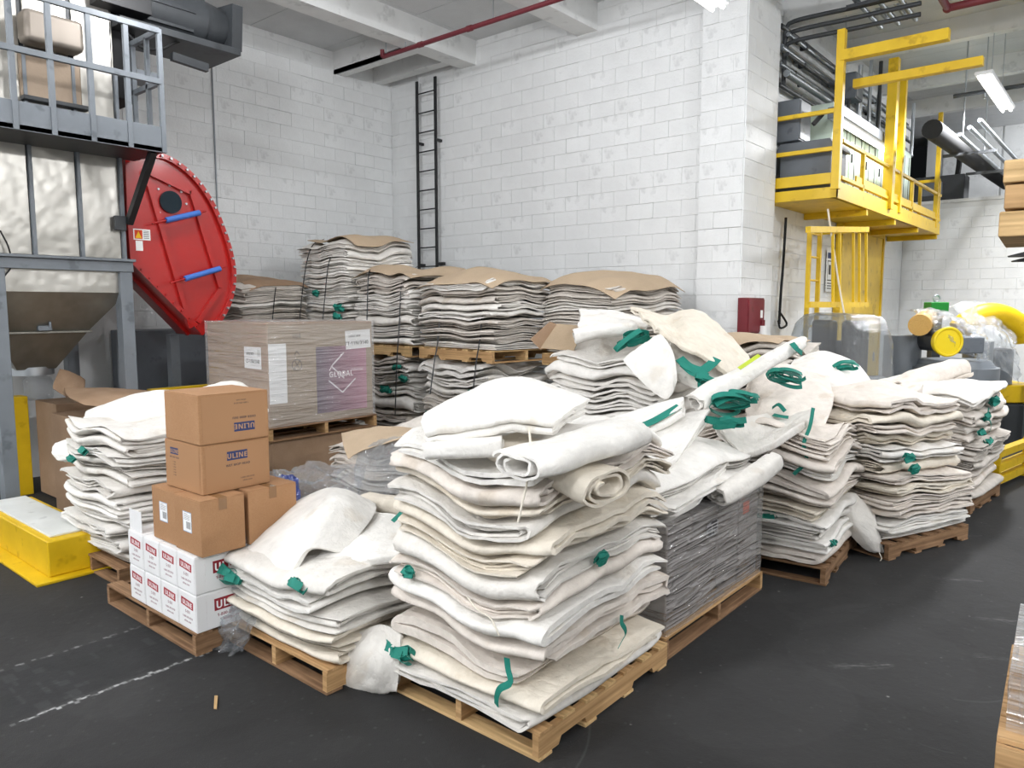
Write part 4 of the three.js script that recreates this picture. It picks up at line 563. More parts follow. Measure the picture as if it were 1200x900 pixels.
// ---------- steel dust collector with hopper on the red casing side ----------
{
  const XF = -7.7, zR = PX(150, 300, XF).z, zL = -1.1, t = thing('dust_collector', 'stainless steel dust collector with hopper and railed service cage', 'machine', [XF, 0, 0]);
  const P = (x, y, X = XF) => PX(x, y, X).sub(t.position), yF = PX(150, 307, XF).y, xb = -1.6;
  const B = (name, a, b, mat, r = .006) => obj(name, span(a, b, r), mat, t);
  // stainless body above the flange, three sheets with upright ribs
  const yT = 5.5, ribs = [zR + .01, P(97, 250).z, P(41, 250).z, zL];
  B('body', [xb, yF, zR + .02], [-.09, yT, zL], M.darkSteel);
  for (let i = 0; i < 3; i++) B('sheet', [-.095, yF + .03, ribs[i] + .02], [-.07, yT, ribs[i + 1] - .02], M.stainless);
  for (let i = 0; i < 3; i++) { const rb = B('rib', [-.08, yF + .02, ribs[i] - .015], [-.03, yT - 1.2, ribs[i] + .015], M.greySteel, .003); }
  B('end_sheet', [xb, yF + .03, zR], [-.1, yT, zR + .02], M.stainless);
  // flange beam and legs
  B('flange_beam', [xb, yF - .1, zR - .04], [.02, yF, zL], M.greySteel);
  B('flange_lip', [-.06, yF, zR - .05], [.06, yF + .025, zL], M.greySteel, .003);
  for (const [x, z] of [[-.06, zR + .03], [xb + .06, zR + .03], [-.06, P(2, 400).z], [xb + .06, P(2, 400).z]]) B('leg', [x - .07, 0, z - .06], [x + .07, yF - .1, z + .06], M.greySteel);
  // hopper: straight skirt, two tapering parts and a collar
  const zc = P(57, 340, XF - .1).z, hw = .68, xc = -.72;
  const loft = (y0, a0, y1, a1) => { const g = new THREE.CylinderGeometry(a1 * Math.SQRT2, a0 * Math.SQRT2, y1 - y0, 4, 1, true); g.rotateY(Math.PI / 4); g.translate(xc, (y0 + y1) / 2, zc); const q = g.toNonIndexed(); q.computeVertexNormals(); return metreUV(q); };
  const y1 = P(57, 342, XF - .05).y, y2 = P(57, 389, XF - .4).y, y3 = P(57, 432, XF - .55).y;
  obj('skirt', loft(y1, hw, yF - .1, hw), M.stainless, t); obj('hopper', [loft(y2, .4, y1, hw), loft(y3, .17, y2, .4)], M.hopper, t);
  obj('hopper_rim', [bx(.86, .025, .86, xc, y2, zc, .005)], M.hopper, t); obj('collar', rod([xc, y3 - .06, zc], [xc, y3 + .02, zc], .2, 20), M.zinc, t);
  obj('clamp', [bx(.06, .05, .12, xc + .45, y2 + .04, zc, .01), rod([xc + .48, y2 + .04, zc - .04], [xc + .48, y2 + .1, zc - .04], .012)], M.greySteel, t);
  // railed cage
  const XC = .55, K = (x, y) => P(x, y, XF + XC), zA = K(17, 150).z, zB = K(192, 179).z, yB = K(192, 179).y, yS = K(190, 149).y, yTop = K(188, 37).y, yM = K(187, 96).y;
  B('cage_floor', [-.1, yB, zB], [XC, yB + .05, zL], M.darkSteel);
  B('kick_plate', [XC - .012, yB, zB], [XC, yS, zL], M.greySteel, .002); B('kick_plate', [-.1, yB, zB - .006], [XC, yS, zB + .006], M.greySteel, .002);
  for (const px of [17, 62, 108, 151, 190]) { const z = K(px, 120).z; B('post', [XC - .03, yB, z - .022], [XC + .012, yTop + .02, z + .022], M.greySteel, .003); }
  for (const x of [.0, .3]) B('post', [x - .02, yB, zB - .02], [x + .02, yTop, zB + .02], M.greySteel, .003);
  for (const y of [yTop, yM]) { B('rail', [XC - .02, y - .025, zB], [XC + .02, y + .025, zL], M.greySteel, .003); B('rail', [-.08, y - .025, zB - .02], [XC, y + .025, zB + .02], M.greySteel, .003); }
  obj('strut', bar(V(XC - .05, yB, zB + .08), P(150, 262).add(V(.02, 0, 0)), .06, .06), M.black, t); obj('bracket', bx(.05, .14, .1, 0, P(146, 262).y, zR + .06, .004), M.darkSteel, t);
  // doors, ducts and covers behind the cage
  const dz0 = P(97, 90).z, dz1 = P(25, 90).z;
  obj('inspection_cover', [span([-.07, P(60, 118).y, dz0], [-.04, P(60, 62).y, dz1], .01)], std({ color: 0x8d7d6c, roughness: .45, metalness: .6, bumpMap: speck, bumpScale: .004 }), t);
  obj('fan_housing', [span([-.07, P(60, 62).y + .02, dz0 + .02], [.16, P(60, 22).y, dz1], .05)], std({ color: 0x8b8278, roughness: .5, metalness: .4 }), t);
  B('cover_ledge', [-.07, P(60, 122).y, dz0 - .04], [.03, P(60, 117).y, dz1], M.darkSteel);
  B('duct', [-.9, 4.05, zR - .25], [-.15, 5.6, zR + .0], M.rubber, .02);
  // drive motor
  const mz = zR - .7, my = PX(225, 14, XF).y; obj('motor', [rod([-.25, my, zR - .05], [-.25, my, mz - .25], .26, 28), rod([-.25, my, mz - .25], [-.25, my, mz - .5], .24, 28, .2)], M.darkSteel, t);
  for (let i = 0; i < 9; i++) { const a = i / 9 * Math.PI * 2; obj('cooling_fin', bx(.02, .03, .5, -.25 + Math.cos(a) * .265, my + Math.sin(a) * .265, mz + .15), M.darkSteel, t); }
  obj('fan_cowl', [poly([[-.3, -.2], [.25, -.26], [.3, .2], [-.25, .26]], .12)].map(g => (g.translate(-.25, my, mz - .62), g)), M.darkSteel, t);
  B('motor_box', [-.1, my - .2, zR - .3], [.12, my + .1, zR + .2], M.black); B('motor_base', [-.6, my - .34, mz - .55], [.1, my - .27, zR], M.darkSteel);
  obj('arm', bar(P(201, 66), P(243, 80), .06, .08), M.darkSteel, t); obj('cable', pipe([P(150, 40), P(165, 55), P(190, 57), P(205, 50), P(220, 46)], .014), M.rubber, t); B('beam', [-.5, P(190, 90).y, zR - .5], [-.2, P(190, 80).y, zR + .1], M.greySteel);
  obj('hanging_cable', pipe([P(0, 270), P(10, 290), P(13, 312), P(4, 325)], .007), M.rubber, t);
}
// red casing: a flat half-round housing with ribs, rim bolts, sight glass
{
  const XR = -7.85, t = thing('red_casing', 'glossy red half-round machine casing with blue handles', 'machine casing', [XR, 0, 0]), Q = (x, y) => { const p = PX(x, y, XR); return [-p.z, p.y]; };
  const arc = [[165, 183], [190, 184], [210, 195], [230, 214], [247, 240], [259, 268], [268, 296], [272, 322], [268, 350], [256, 374], [240, 391]], out = [[147, 186], ...arc, [236, 392], [153, 306], [149, 250]].map(p => Q(...p));
  const toX = (g, x) => { g.rotateY(Math.PI / 2); g.translate(x, 0, 0); return g; };   // extrude axis z -> x, shape x -> -z
  const D = .55; obj('shell', metreUV(toX(poly(out, D, .004), -D)), M.red, t);
  const inset = out.map(([a, b]) => { const c = [out.reduce((s, p) => s + p[0], 0) / out.length, out.reduce((s, p) => s + p[1], 0) / out.length]; return [c[0] + (a - c[0]) * .93, c[1] + (b - c[1]) * .93]; });
  const rimPts = arc.map(p => { const p2 = PX(...p, XR); return V(.02, p2.y, p2.z); });
  obj('rim', ribbon(rimPts, .05, .06, 6, V(1, 0, 0)), M.red, t); obj('lower_flange', bar(V(.02, Q(153, 306)[1], -Q(153, 306)[0]), V(.02, Q(237, 391)[1], -Q(237, 391)[0]), .06, .05), M.red, t);
  obj('back_flange', bar(V(-.25, Q(153, 309)[1], -Q(153, 309)[0]), V(-.25, Q(234, 392)[1], -Q(234, 392)[0]), .05, .05), M.redDark, t);
  const c3 = new THREE.CatmullRomCurve3(rimPts); for (let i = 1; i < 26; i++) { const p = c3.getPointAt(i / 26); obj('bolt', rod([.03, p.y, p.z], [.075, p.y, p.z], .014, 6), M.zinc, t); }
  for (let i = 1; i < 9; i++) { const a = Q(153, 306), b = Q(237, 391), k = i / 9; obj('bolt', rod([.03, a[1] + (b[1] - a[1]) * k, -(a[0] + (b[0] - a[0]) * k)], [.07, a[1] + (b[1] - a[1]) * k, -(a[0] + (b[0] - a[0]) * k)], .012, 6), M.redDark, t); }
  const rib = (a, b, c) => obj('rib', bar(V(.02, Q(...a)[1], -Q(...a)[0]), V(.02, Q(...b)[1], -Q(...b)[0]), .05, .05), M.red, t);
  rib([168, 200], [222, 384]); rib([222, 224], [257, 338]); rib([168, 200], [222, 226]); rib([257, 338], [230, 378]);
  const g0 = Q(199, 237), sg = obj('sight_glass', rod([.0, g0[1], -g0[0]], [.03, g0[1], -g0[0]], .115, 28), M.glassDark, t); obj('glass_bolt', Array.from({ length: 8 }, (_, i) => { const a = i / 8 * 6.283; return rod([0, g0[1] + Math.sin(a) * .17, -g0[0] + Math.cos(a) * .17], [.02, g0[1] + Math.sin(a) * .17, -g0[0] + Math.cos(a) * .17], .012, 6); }), M.zinc, sg);
  for (const [a, b] of [[[190, 259], [229, 250]], [[212, 327], [253, 315]]]) { const p = Q(...a), q = Q(...b), h = obj('handle', rod([.09, p[1], -p[0]], [.09, q[1], -q[0]], .03, 12), M.blue, t); obj('stay', [rod([.09, p[1] + (p[1] - q[1]) * .4, -(p[0] + (p[0] - q[0]) * .4)], [.09, q[1] + (q[1] - p[1]) * .2, -(q[0] + (q[0] - p[0]) * .2)], .01, 8), ...[p, q].map(k => rod([0, k[1], -k[0]], [.09, k[1], -k[0]], .012, 8))], M.redDark, h); }
  const l1 = Q(166, 275), l2 = Q(163, 288); obj('warning_label', sheet(.17, .11, [.006, l1[1], -l1[0]], Math.PI / 2), canvas(128, 84, (x) => { x.fillStyle = '#d8431f'; x.fillRect(8, 8, 60, 68); x.fillStyle = '#f0c020'; x.beginPath(); x.moveTo(38, 16); x.lineTo(62, 70); x.lineTo(14, 70); x.fill(); x.fillStyle = '#333'; for (let i = 0; i < 6; i++) x.fillRect(76, 12 + i * 11, 42, 4); }, '#f5f5f3'), t); obj('tag', sheet(.07, .1, [.006, l2[1], -l2[0]], Math.PI / 2), M.sign, t);
  obj('stand', [span([-.5, 0, -Q(165, 380)[0] - .05], [-.4, 1.75, -Q(165, 380)[0] + .05]), span([-.5, 0, -Q(225, 390)[0] - .05], [-.4, 1.7, -Q(225, 390)[0] + .05])], M.greySteel, t);
}
{ const p = PX(200, 420, -9.3), t = thing('steel_cabinet', 'grey steel cabinet standing under the red casing', 'cabinet', [-9.45, 0, p.z]); obj('body', bx(.6, 1.72, 1.05, 0, .86, 0, .01), M.panelGrey, t); for (const s of [-1, 1]) obj('door', bx(.015, 1.66, .5, .308, .86, s * .257, .004), M.panelGrey, t); obj('hinge_strip', bx(.012, 1.5, .02, .322, .86, .0, .002), M.darkSteel, t); }
// bollard, kerb and cartons under the hopper
{ const p = GY(24, 579, 0); obj('yellow_post', bx(.2, 1.06, .2, 0, .53, 0, .008), M.yellow).position.set(p.x, 0, p.z); tag(scene.children[scene.children.length - 1], 'square yellow guard post beside the hopper', 'guard post'); }
{ const t = thing('yellow_kerb', 'low concrete kerb with white top and yellow painted sides', 'kerb', [-6.8, 0, -2.06]);
  obj('base', bx(1.68, .02, .62, .05, .01, .0, .004), M.yellow, t); obj('side', bx(1.6, .27, .4, 0, .155, 0, .012), M.yellow, t); obj('top', bx(1.5, .016, .3, -.05, .298, 0, .004), paint([222, 224, 220], .8), t); }
{ const z = -2.86; carton('tall_carton', 'tall weathered brown carton under the hopper beside the bags', [-8.05, .02, -3.06], [-7.5, .98, -2.6], M.cardDark, { tape: false, flaps: false }); carton('tall_carton', 'film-covered brown carton behind the yellow post', [-8.95, .02, -3.2], [-8.35, 1.02, -2.75], M.cardDark, { tape: false, flaps: false });
  const p = AT(45, 455, 8.1), t = thing('plastic_jar', 'clear plastic jar under the hopper outlet', 'jar', [p.x, p.y - .12, p.z]); obj('body', new THREE.LatheGeometry([[0, 0], [.13, 0], [.14, .03], [.14, .2], [.12, .24], [.08, .26], [.08, .3]].map(a => new THREE.Vector2(...a)), 24), M.plastic, t); obj('lid', rod([0, .3, 0], [0, .33, 0], .085, 20), M.zinc, t); }
boardOn('loose dark cardboard flap tilted on the tall carton', [[[70, 432, 7.4], [88, 438, 7.5], [100, 445, 7.6]], [[62, 452, 7.1], [82, 460, 7.2], [98, 463, 7.3]], [[66, 458, 7.0], [80, 466, 7.0], [95, 470, 7.1]]], M.cardDark, .005, 11);
boardOn('wide brown cardboard sheet over the bags beside the kerb', [[[75, 455, 7.2], [130, 455, 7.4], [180, 458, 7.5]], [[80, 465, 6.9], [130, 462, 7.0], [175, 464, 7.0]], [[100, 475, 6.7], [140, 478, 6.7], [170, 474, 6.7]]], M.cardDark, .005, 12);
{ const t = thing('yellow_rail', 'short yellow rail behind the tan cartons', 'rail', PX(215, 458, -7.9).setY(0)); const y = PX(215, 458, -7.9).y; obj('bar', bx(.08, .1, .75, 0, y, 0, .006), M.yellow, t); for (const s of [-1, 1]) obj('post', bx(.07, y, .07, 0, y / 2, s * .3, .004), M.yellow, t); }
// loose bag parts on the kerb-side stack
{ const b = draped('thick folded bag jutting out above the kerb', [[[105, 485, 6.6], [150, 468, 6.5], [200, 460, 6.4]], [[100, 495, 6.35], [150, 480, 6.2], [200, 470, 6.1]], [[108, 502, 6.2], [150, 496, 6.0], [205, 486, 5.9]]], { h: .08, N: 3, seed: 130 }); }
{ const b = draped('folded bag with open end beside the kerb stack', [[[68, 520, 6.4], [105, 510, 6.3], [150, 505, 6.2]], [[64, 532, 6.2], [100, 524, 6.1], [145, 516, 6.0]], [[75, 542, 6.1], [108, 536, 5.95], [150, 528, 5.85]]], { h: .07, N: 4, seed: 131, type: 'zig' }); }
filmOn('torn clear film hanging down the kerb-side stack', [[[130, 570, 6.0], [155, 560, 5.9], [180, 556, 5.8]], [[118, 610, 6.0], [140, 605, 5.85], [165, 600, 5.75]], [[105, 650, 6.05], [122, 652, 5.9], [145, 645, 5.8]]], { seed: 13, wr: .04 });
draped('white bag lying behind the brown cartons', [[[240, 460, 6.0], [275, 452, 6.1], [305, 470, 6.0]], [[235, 475, 5.6], [275, 468, 5.6], [312, 490, 5.6]]], { h: .1, N: 3, seed: 132 });
// ---------- ladder, conduit and pipe on the walls ----------
{ const z = ZB + .14, a = PZ(491, 300, z), b = PZ(512, 300, z), t = thing('wall_ladder', 'black steel ladder fixed in the wall corner', 'ladder', [(a.x + b.x) / 2, 0, z]), w = b.x - a.x; for (const s of [-1, 1]) obj('side_rail', bx(.05, 4.9, .025, s * w / 2, 3.1, 0, .003), M.black, t); for (let i = 0; i < 16; i++) obj('rung', rod([-w / 2, .85 + i * .3, 0], [w / 2, .85 + i * .3, 0], .011, 8), M.black, t); for (const y of [2.68, 4.6]) for (const s of [-1, 1]) obj('bracket', bx(.04, .04, .15, s * w / 2, y, -.075), M.black, t); obj('latch', bx(.16, .05, .05, w / 2 + .1, 2.68, .01, .004), M.black, t); }
{ const p = PX(251, 150, XL + .03), t = obj('wall_conduit', [rod([0, 2.2, 0], [0, H, 0], .011, 8)], M.conduit); t.position.set(p.x, 0, p.z); tag(t, 'thin grey conduit running up the block wall beside the casing', 'conduit'); }
{ const t = thing('sprinkler_pipe', 'dark red sprinkler pipe crossing below the ceiling beams', 'pipe', [0, 5.5, -7.15]); obj('pipe', rod([-8.36, 0, 0], [-3.95, 0, 0], .03, 12), M.pipeRed, t); for (const x of [-8.3, -7.9, -6.3, -5.5]) { const h = obj('hanger', rod([x, .02, 0], [x, .45, 0], .008, 6), M.zinc, t); } obj('end_cap', rod([-8.38, 0, 0], [-8.38, .1, 0], .03, 10), M.pipeRed, t); for (const x of [-7.6, -6.7, -5.0]) obj('coupling', rod([x - .04, 0, 0], [x + .04, 0, 0], .038, 12), M.pipeRed, t); }
{ const p = PX(876, 370, -3.55), t = thing('alarm_box', 'maroon fire cabinet on the side of the block pier', 'cabinet', p); obj('body', bx(.12, .42, .5, .04, 0, 0, .008), M.maroon, t); obj('door', bx(.015, .38, .46, .105, 0, 0, .004), M.maroon, t); obj('label', sheet(.07, .09, [.115, .02, -.14], Math.PI / 2), M.sign, t); obj('extinguisher', [rod([.12, -.3, -.16], [.12, -.12, -.16], .05, 12)], M.sign, t); obj('cap', rod([.12, -.12, -.16], [.12, -.05, -.16], .03, 10), M.maroon, t); }
{ const X = -3.62, a = PX(918, 250, X), t = thing('hanging_cable', 'black cable with plug hanging down beside the pier', 'cable', V(a.x, 0, a.z)); const pts = [[921, 255], [919, 290], [917, 320], [915, 345], [913, 380]].map(p => PX(...p, X).sub(t.position)); obj('cable', pipe(pts, .018), M.rubber, t); obj('plug', pipe([[913, 365], [918, 372], [922, 380], [914, 384], [912, 376]].map(p => PX(...p, X).sub(t.position)), .014), M.rubber, t); }
// ---------- yellow platform with ladder, cage and electrical gear ----------
{
  const XO = -2.86, z0 = -9.4, z1 = -15.4, yb = 3.3, t = thing('yellow_platform', 'yellow steel platform with railings high beside the pier', 'platform', [XO, yb, z0]);
  const O = (x, y, z) => [x - XO, y - yb, z - z0], B = (name, a, b, mat = M.yellow, r = .004) => obj(name, span(O(...a), O(...b), r), mat, t), zp = px => PX(px, 200, XO).z, yp = (px, py, X = XO) => PX(px, py, X).y;
  B('deck', [XW + .02, yb, z1], [XO, yb + .06, z0], M.yellow); B('fascia', [XO - .03, yb, z1], [XO + .02, yb + .2, z0]); B('toe_board', [XO - .012, yb + .24, z1], [XO + .012, yb + .36, z0 - .8]);
  B('fascia', [XW + .02, yb, z0 - .02], [XO + .02, yb + .13, z0 + .02]); B('toe_board', [XW + .02, yb + .17, z0 - .015], [XO, yb + .3, z0 + .015]);
  for (let z = z0 - 1.4; z > z1; z -= 1.5) B('joist', [XW + .02, yb - .08, z - .04], [XO, yb, z + .04], M.yellow);
  const top = PZ(968, 131, z0).y, midY = PZ(968, 175, z0).y;
  for (const y of [top, midY]) { B('rail', [XW + .1, y - .025, z0 - .025], [XO, y + .025, z0 + .025]); }
  B('post', [XO - .05, yb, z0 - .05], [XO + .02, top + .04, z0 + .02]);
  for (const [px, py, w] of [[980, 28, .09], [1042, 62, .13], [1054, 82, .09], [1099, 128, .07]]) { const z = zp(px); B('upright', [XO - w / 2, yb + .1, z - w / 2], [XO + w / 2, yp(px, py), z + w / 2], M.yellow); }
  const yA = yp(1010, 178), yC = yp(1010, 219);
  for (const y of [yA, yC]) B('rail', [XO - .025, y - .022, z1], [XO + .025, y + .022, zp(985)], M.yellow);
  for (const px of [1011, 1070]) B('post', [XO - .025, yb + .2, zp(px) - .03], [XO + .025, yA, zp(px) + .03], M.yellow);
  for (const px of [1084, 1103]) B('post', [XO - .02 + (px > 1090 ? .0 : -.3), yb + .2, zp(1099) - .2], [XO + .03 + (px > 1090 ? .0 : -.3), yp(1099, 211), zp(1099) - .14]); B('rail', [XO - .33, yp(1099, 212), zp(1099) - .2], [XO + .02, yp(1099, 212) + .05, zp(1099) - .14]);
  B('tie_beam', [XO, yp(985, 72), zp(980) - .06], [-1.75, yp(985, 72) + .12, zp(980) + .06], M.yellow); B('tie_beam', [XO, yp(985, 92), zp(996) - .05], [-1.5, yp(985, 92) + .1, zp(996) + .05], M.yellow);
}
{ const X = -3.3, t = thing('caged_ladder', 'yellow ladder with safety cage below the platform', 'ladder', PX(955, 400, X).setY(0)), Q = (x, y, XX = X) => PX(x, y, XX).sub(t.position);
  for (const px of [949, 961]) obj('side_rail', bar(Q(px, 272), Q(px, 272).setY(0), .05), M.yellow, t); const a = Q(949, 300), b = Q(961, 300); for (let i = 0; i < 10; i++) obj('rung', rod([a.x, .25 + i * .3, a.z], [b.x, .25 + i * .3, b.z], .014, 8), M.yellow, t);
  for (const [py, x2] of [[269, 1016], [357, 1016]]) { obj('hoop', bar(Q(947, py, -2.95), Q(x2, py, -2.95), .06, .07), M.yellow, t); obj('hoop', bar(Q(x2, py, -2.95), V(-3.66, PX(x2, py, -2.95).y, PX(x2, py, -2.95).z).sub(t.position), .06, .07), M.yellow, t); }
  for (const px of [976, 984, 1000, 1007, 1015]) obj('cage_bar', bar(Q(px, 268, -2.95), Q(px, 358, -2.95), .03), M.yellow, t);
}
{ const X = -3.62, a = PX(986, 268, X), b = PX(1027, 390, X), t = thing('yellow_door', 'tall yellow steel door behind the ladder cage', 'door panel', [X, 0, (a.z + b.z) / 2]), w = Math.abs(a.z - b.z); obj('leaf', bx(.06, a.y - .02, w, 0, a.y / 2 + .01, 0, .006), M.yellow, t); obj('frame', [bx(.1, a.y, .08, 0, a.y / 2, w / 2 + .04), bx(.1, a.y, .08, 0, a.y / 2, -w / 2 - .04), bx(.1, .08, w + .16, 0, a.y + .04, 0)], M.yellow, t); obj('handle', rod([.06, 1.05, -w * .35], [.06, 1.2, -w * .35], .015, 8), M.zinc, t); }
{ const p = PX(972, 318, -3.66); const t = obj('notice_sign', sheet(.32, .62, [0, 0, 0], Math.PI / 2, .006), canvas(64, 128, (x) => { x.fillStyle = '#2c3a66'; x.fillRect(8, 6, 48, 18); x.strokeStyle = '#333'; x.lineWidth = 3; x.strokeRect(12, 32, 40, 60); x.fillStyle = '#333'; x.fillRect(22, 44, 20, 30); for (let i = 0; i < 3; i++) x.fillRect(12, 100 + i * 8, 40, 3); }, '#eef0f0')); t.position.copy(p); tag(t, 'white and blue notice on the wall behind the ladder', 'sign'); }
{ const a = PX(932, 112, -3.38), b = PX(943, 168, -3.38), t = thing('switch_box', 'grey switch box with black lever above the platform rail', 'switch box', [-3.53, b.y, Math.min(-9.4 - .35, (a.z + b.z) / 2)]), h = a.y - b.y, w = Math.abs(a.z - b.z); obj('body', bx(.32, h, w, 0, h / 2, 0, .01), M.panelGrey, t); obj('door', bx(.015, h * .92, w * .9, .166, h / 2, 0, .004), M.greySteel, t); obj('lever', bar(V(.2, h * .5, -w * .5), V(.28, h * .75, -w * .7), .05, .05), M.black, t); obj('cable', pipe([[0, 0, 0], [0, -.2, .05], [-.05, -.5, .06]], .02), M.rubber, t); }
{ const t = thing('transformer', 'dark grey transformer cabinet standing on the platform', 'transformer', [-3.28, 3.37, -9.85]); obj('body', bx(.62, .56, .6, 0, .28, 0, .01), M.panelGrey, t); obj('hood', poly([[-.36, 0], [.36, 0], [.3, .1], [-.3, .1]], .68).translate(0, .56, -.34), M.panelGrey, t); obj('door', bx(.015, .46, .5, .315, .27, 0, .004), M.darkSteel, t); for (let i = 0; i < 5; i++) obj('rivet', bx(.012, .02, .02, .325, .08 + i * .1, .27), M.sign, t); }
for (let i = 0; i < 6; i++) { const z = -10.75 - i * .72, t = thing('control_cabinet', `pale green control cabinet on the platform, ${i ? ORD[i] + ' from' : 'closest to'} the pier`, 'cabinet', [-3.45, 3.37, z], 0, 'pale green cabinets on the platform'); obj('body', bx(.44, 1.3, .7, 0, .65, 0, .008), M.mint, t); obj('door', bx(.018, 1.22, .64, .228, .65, 0, .004), M.mint, t); for (const s of [-.2, .12]) obj('seam', bx(.006, 1.1, .015, .24, .65, s), M.darkSteel, t); obj('handle', bx(.02, .12, .02, .246, .7, .26), M.black, t); }
{ const a = PX(979, 134, -3.05), b = PX(1042, 186, -3.05), t = thing('strip_light', 'slanting-looking strip lamp over the pale green cabinets', 'lamp', [-3.05, a.y - .06, (a.z + b.z) / 2]), L = Math.abs(a.z - b.z); obj('housing', bx(.2, .14, L, 0, .09, 0, .01), M.panelGrey, t); obj('tube', bx(.07, .03, L - .1, 0, 0, 0, .008), M.lampGlow, t); for (const s of [-1, 1]) obj('hanger', rod([0, .15, s * L * .4], [0, 5.9 - a.y, s * L * .4], .008, 6), M.zinc, t); const l = new THREE.RectAreaLight(LAMPCOL, 16, .1, L); l.position.set(0, -.03, 0); l.rotation.x = -Math.PI / 2; l.name = 'lamp_light'; t.add(l); }
// conduits along the wall and up to the ceiling
{ const r = rng(44); const rows = [[4.75, .03], [4.87, .045], [5.0, .03], [5.1, .025], [5.2, .04], [5.33, .025], [5.45, .03]];
  rows.forEach(([y, rad], i) => { const x = -3.6 + (i % 2) * .09, t = thing('conduit_run', `grey conduit along the wall above the platform, ${ORD[i]} counted upward`.replace('top counted upward', 'lowest of the set'), 'conduit', [x, y, 0], 0, 'conduits above the platform'); obj('tube', rod([0, 0, -9.45], [0, 0, -16], rad, 10), i % 3 ? M.conduit : M.darkSteel, t); for (let z = -9.9; z > -15.5; z -= 1.6) obj('clamp', bx(.1, .05, .05, -.02, 0, z - r() * .3, .004), M.darkSteel, t); });
  for (let i = 0; i < 12; i++) { const z = -11.1 - i * .36 - r() * .1, y0 = 4.72, y1 = 5.15 + r() * .7, t = obj('conduit_riser', rod([-3.42 + (i % 3) * .05, y0, z], [-3.42 + (i % 3) * .05, y1, z], .022 + r() * .016, 8), i % 4 === 1 ? M.darkSteel : M.zinc); tag(t, `upright conduit above the green cabinets, ${i ? ORD[i] + ' from' : 'nearest'} the pier`, 'conduit', 'upright conduits above the cabinets'); }
  const t = thing('junction_box', 'grey junction box above the pale green cabinets', 'box', [-3.4, 4.95, -11.6]); obj('body', bx(.28, .36, .34, 0, .18, 0, .01), M.panelGrey, t); obj('lid', bx(.012, .32, .3, .145, .18, 0, .003), M.greySteel, t);
  const c = thing('cable_tray', 'bundle of grey conduits hung from the ceiling near the platform', 'cable tray', [-2.75, 5.55, 0]); for (let i = 0; i < 5; i++) obj('tube', rod([i * .1, (i % 2) * .05, -5.2], [i * .1, (i % 2) * .05, -10.6], .03, 8), M.conduit, c); for (const z of [-6.5, -8, -9.5]) obj('bracket', bx(.6, .04, .06, .2, -.06, z), M.darkSteel, c); for (const z of [-6.5, -8, -9.5]) obj('hanger', rod([.2, 0, z], [.2, .4, z], .008, 6), M.zinc, c);
  const d = thing('elbow_conduit', 'dark conduits bending out from the wall below the ceiling', 'conduit', [-3.6, 5.2, -9.6]); for (let i = 0; i < 3; i++) obj('tube', pipe([[0, -.45 + i * .12, 0], [0, .0 + i * .12, 0], [.03, .06 + i * .12, 0], [.1, .08 + i * .12, 0], [.8, .085 + i * .12, -.04], [1.5, .09 + i * .12, -.08]], .028), M.darkSteel, d);
}
{ const t = thing('duct_bundle', 'dark pipe bundle running back above the far wall', 'pipes', [-2.3, 4.5, 0]); obj('pipe', rod([0, -.1, -11.6], [0, .1, -19], .13, 16), M.rubber, t); for (let i = 0; i < 3; i++) obj('tube', rod([.22 + i * .12, -.1 + i * .08, -12.2], [.22 + i * .12, -.0 + i * .08, -19], .03, 8), M.conduit, t); for (const z of [-13.2, -15.2]) obj('hanger', rod([.1, .1, z], [.1, 1.44, z], .012, 6), M.zinc, t); for (const z of [-13.2, -15.2]) obj('bracket', bx(.7, .04, .05, .2, -.2, z), M.darkSteel, t); }
for (let i = 0; i < 4; i++) { const t = thing('dark_machine', `dark machine box on top of the far wall, ${['next to the platform', 'second from the platform', 'third from the platform', 'farthest from the platform'][i]}`, 'machine', [[-3.2, -1.1, .3, 1.7][i], 4.07, ZF - .5 - (i % 2) * .3], 0, 'dark machines above the far wall'), h = [.5, .42, .55, .3][i]; obj('body', bx(.95, h, .5, 0, h / 2, 0, .02), M.darkSteel, t); obj('panel', bx(.4, h * .5, .02, -.1, h * .5, .255, .005), i % 2 ? M.greySteel : M.panelGrey, t); obj('pipe', pipe([[.3, h, 0], [.32, h + .25, 0], [.3, h + .5, -.1]], .05), M.rubber, t); }
{ const t = thing('sprinkler_pipe', 'bright red pipe under the ceiling beyond the platform', 'pipe', [0, 5.5, 0]); obj('pipe', [rod([-1.95, 0, -10.3], [5, 0, -10.3], .045, 12)], M.pipeRed, t); obj('branch', rod([-1.95, 0, -10.3], [-1.95, .05, -6.5], .04, 12), M.pipeRed, t); obj('elbow', new THREE.SphereGeometry(.055, 12, 8).translate(-1.95, 0, -10.3), M.pipeRed, t); for (const x of [-.5, 1.5]) obj('hanger', rod([x, 0, -10.3], [x, .45, -10.3], .008, 6), M.zinc, t); }
{ const t = thing('sprinkler_pipe', 'thin dark pipe on hangers beyond the platform uprights', 'pipe', [0, 5.1, -12.9]); obj('pipe', rod([-2.3, 0, 0], [5, 0, 0], .03, 10), M.darkSteel, t); for (const x of [-1.9, -1.0, 1]) obj('hanger', rod([x, 0, 0], [x, .85, 0], .008, 6), M.zinc, t); obj('sprinkler_head', rod([-1.9, -.1, 0], [-1.9, 0, 0], .02, 8), M.zinc, t); }
{ const t = obj('pull_rope', pipe([[970, 245, 9.0], [978, 300, 9.3], [985, 345, 9.4], [1000, 420, 9.4]].map(vec), .012), M.tie); tag(t, 'pale rope slanting down from the platform edge', 'rope'); }
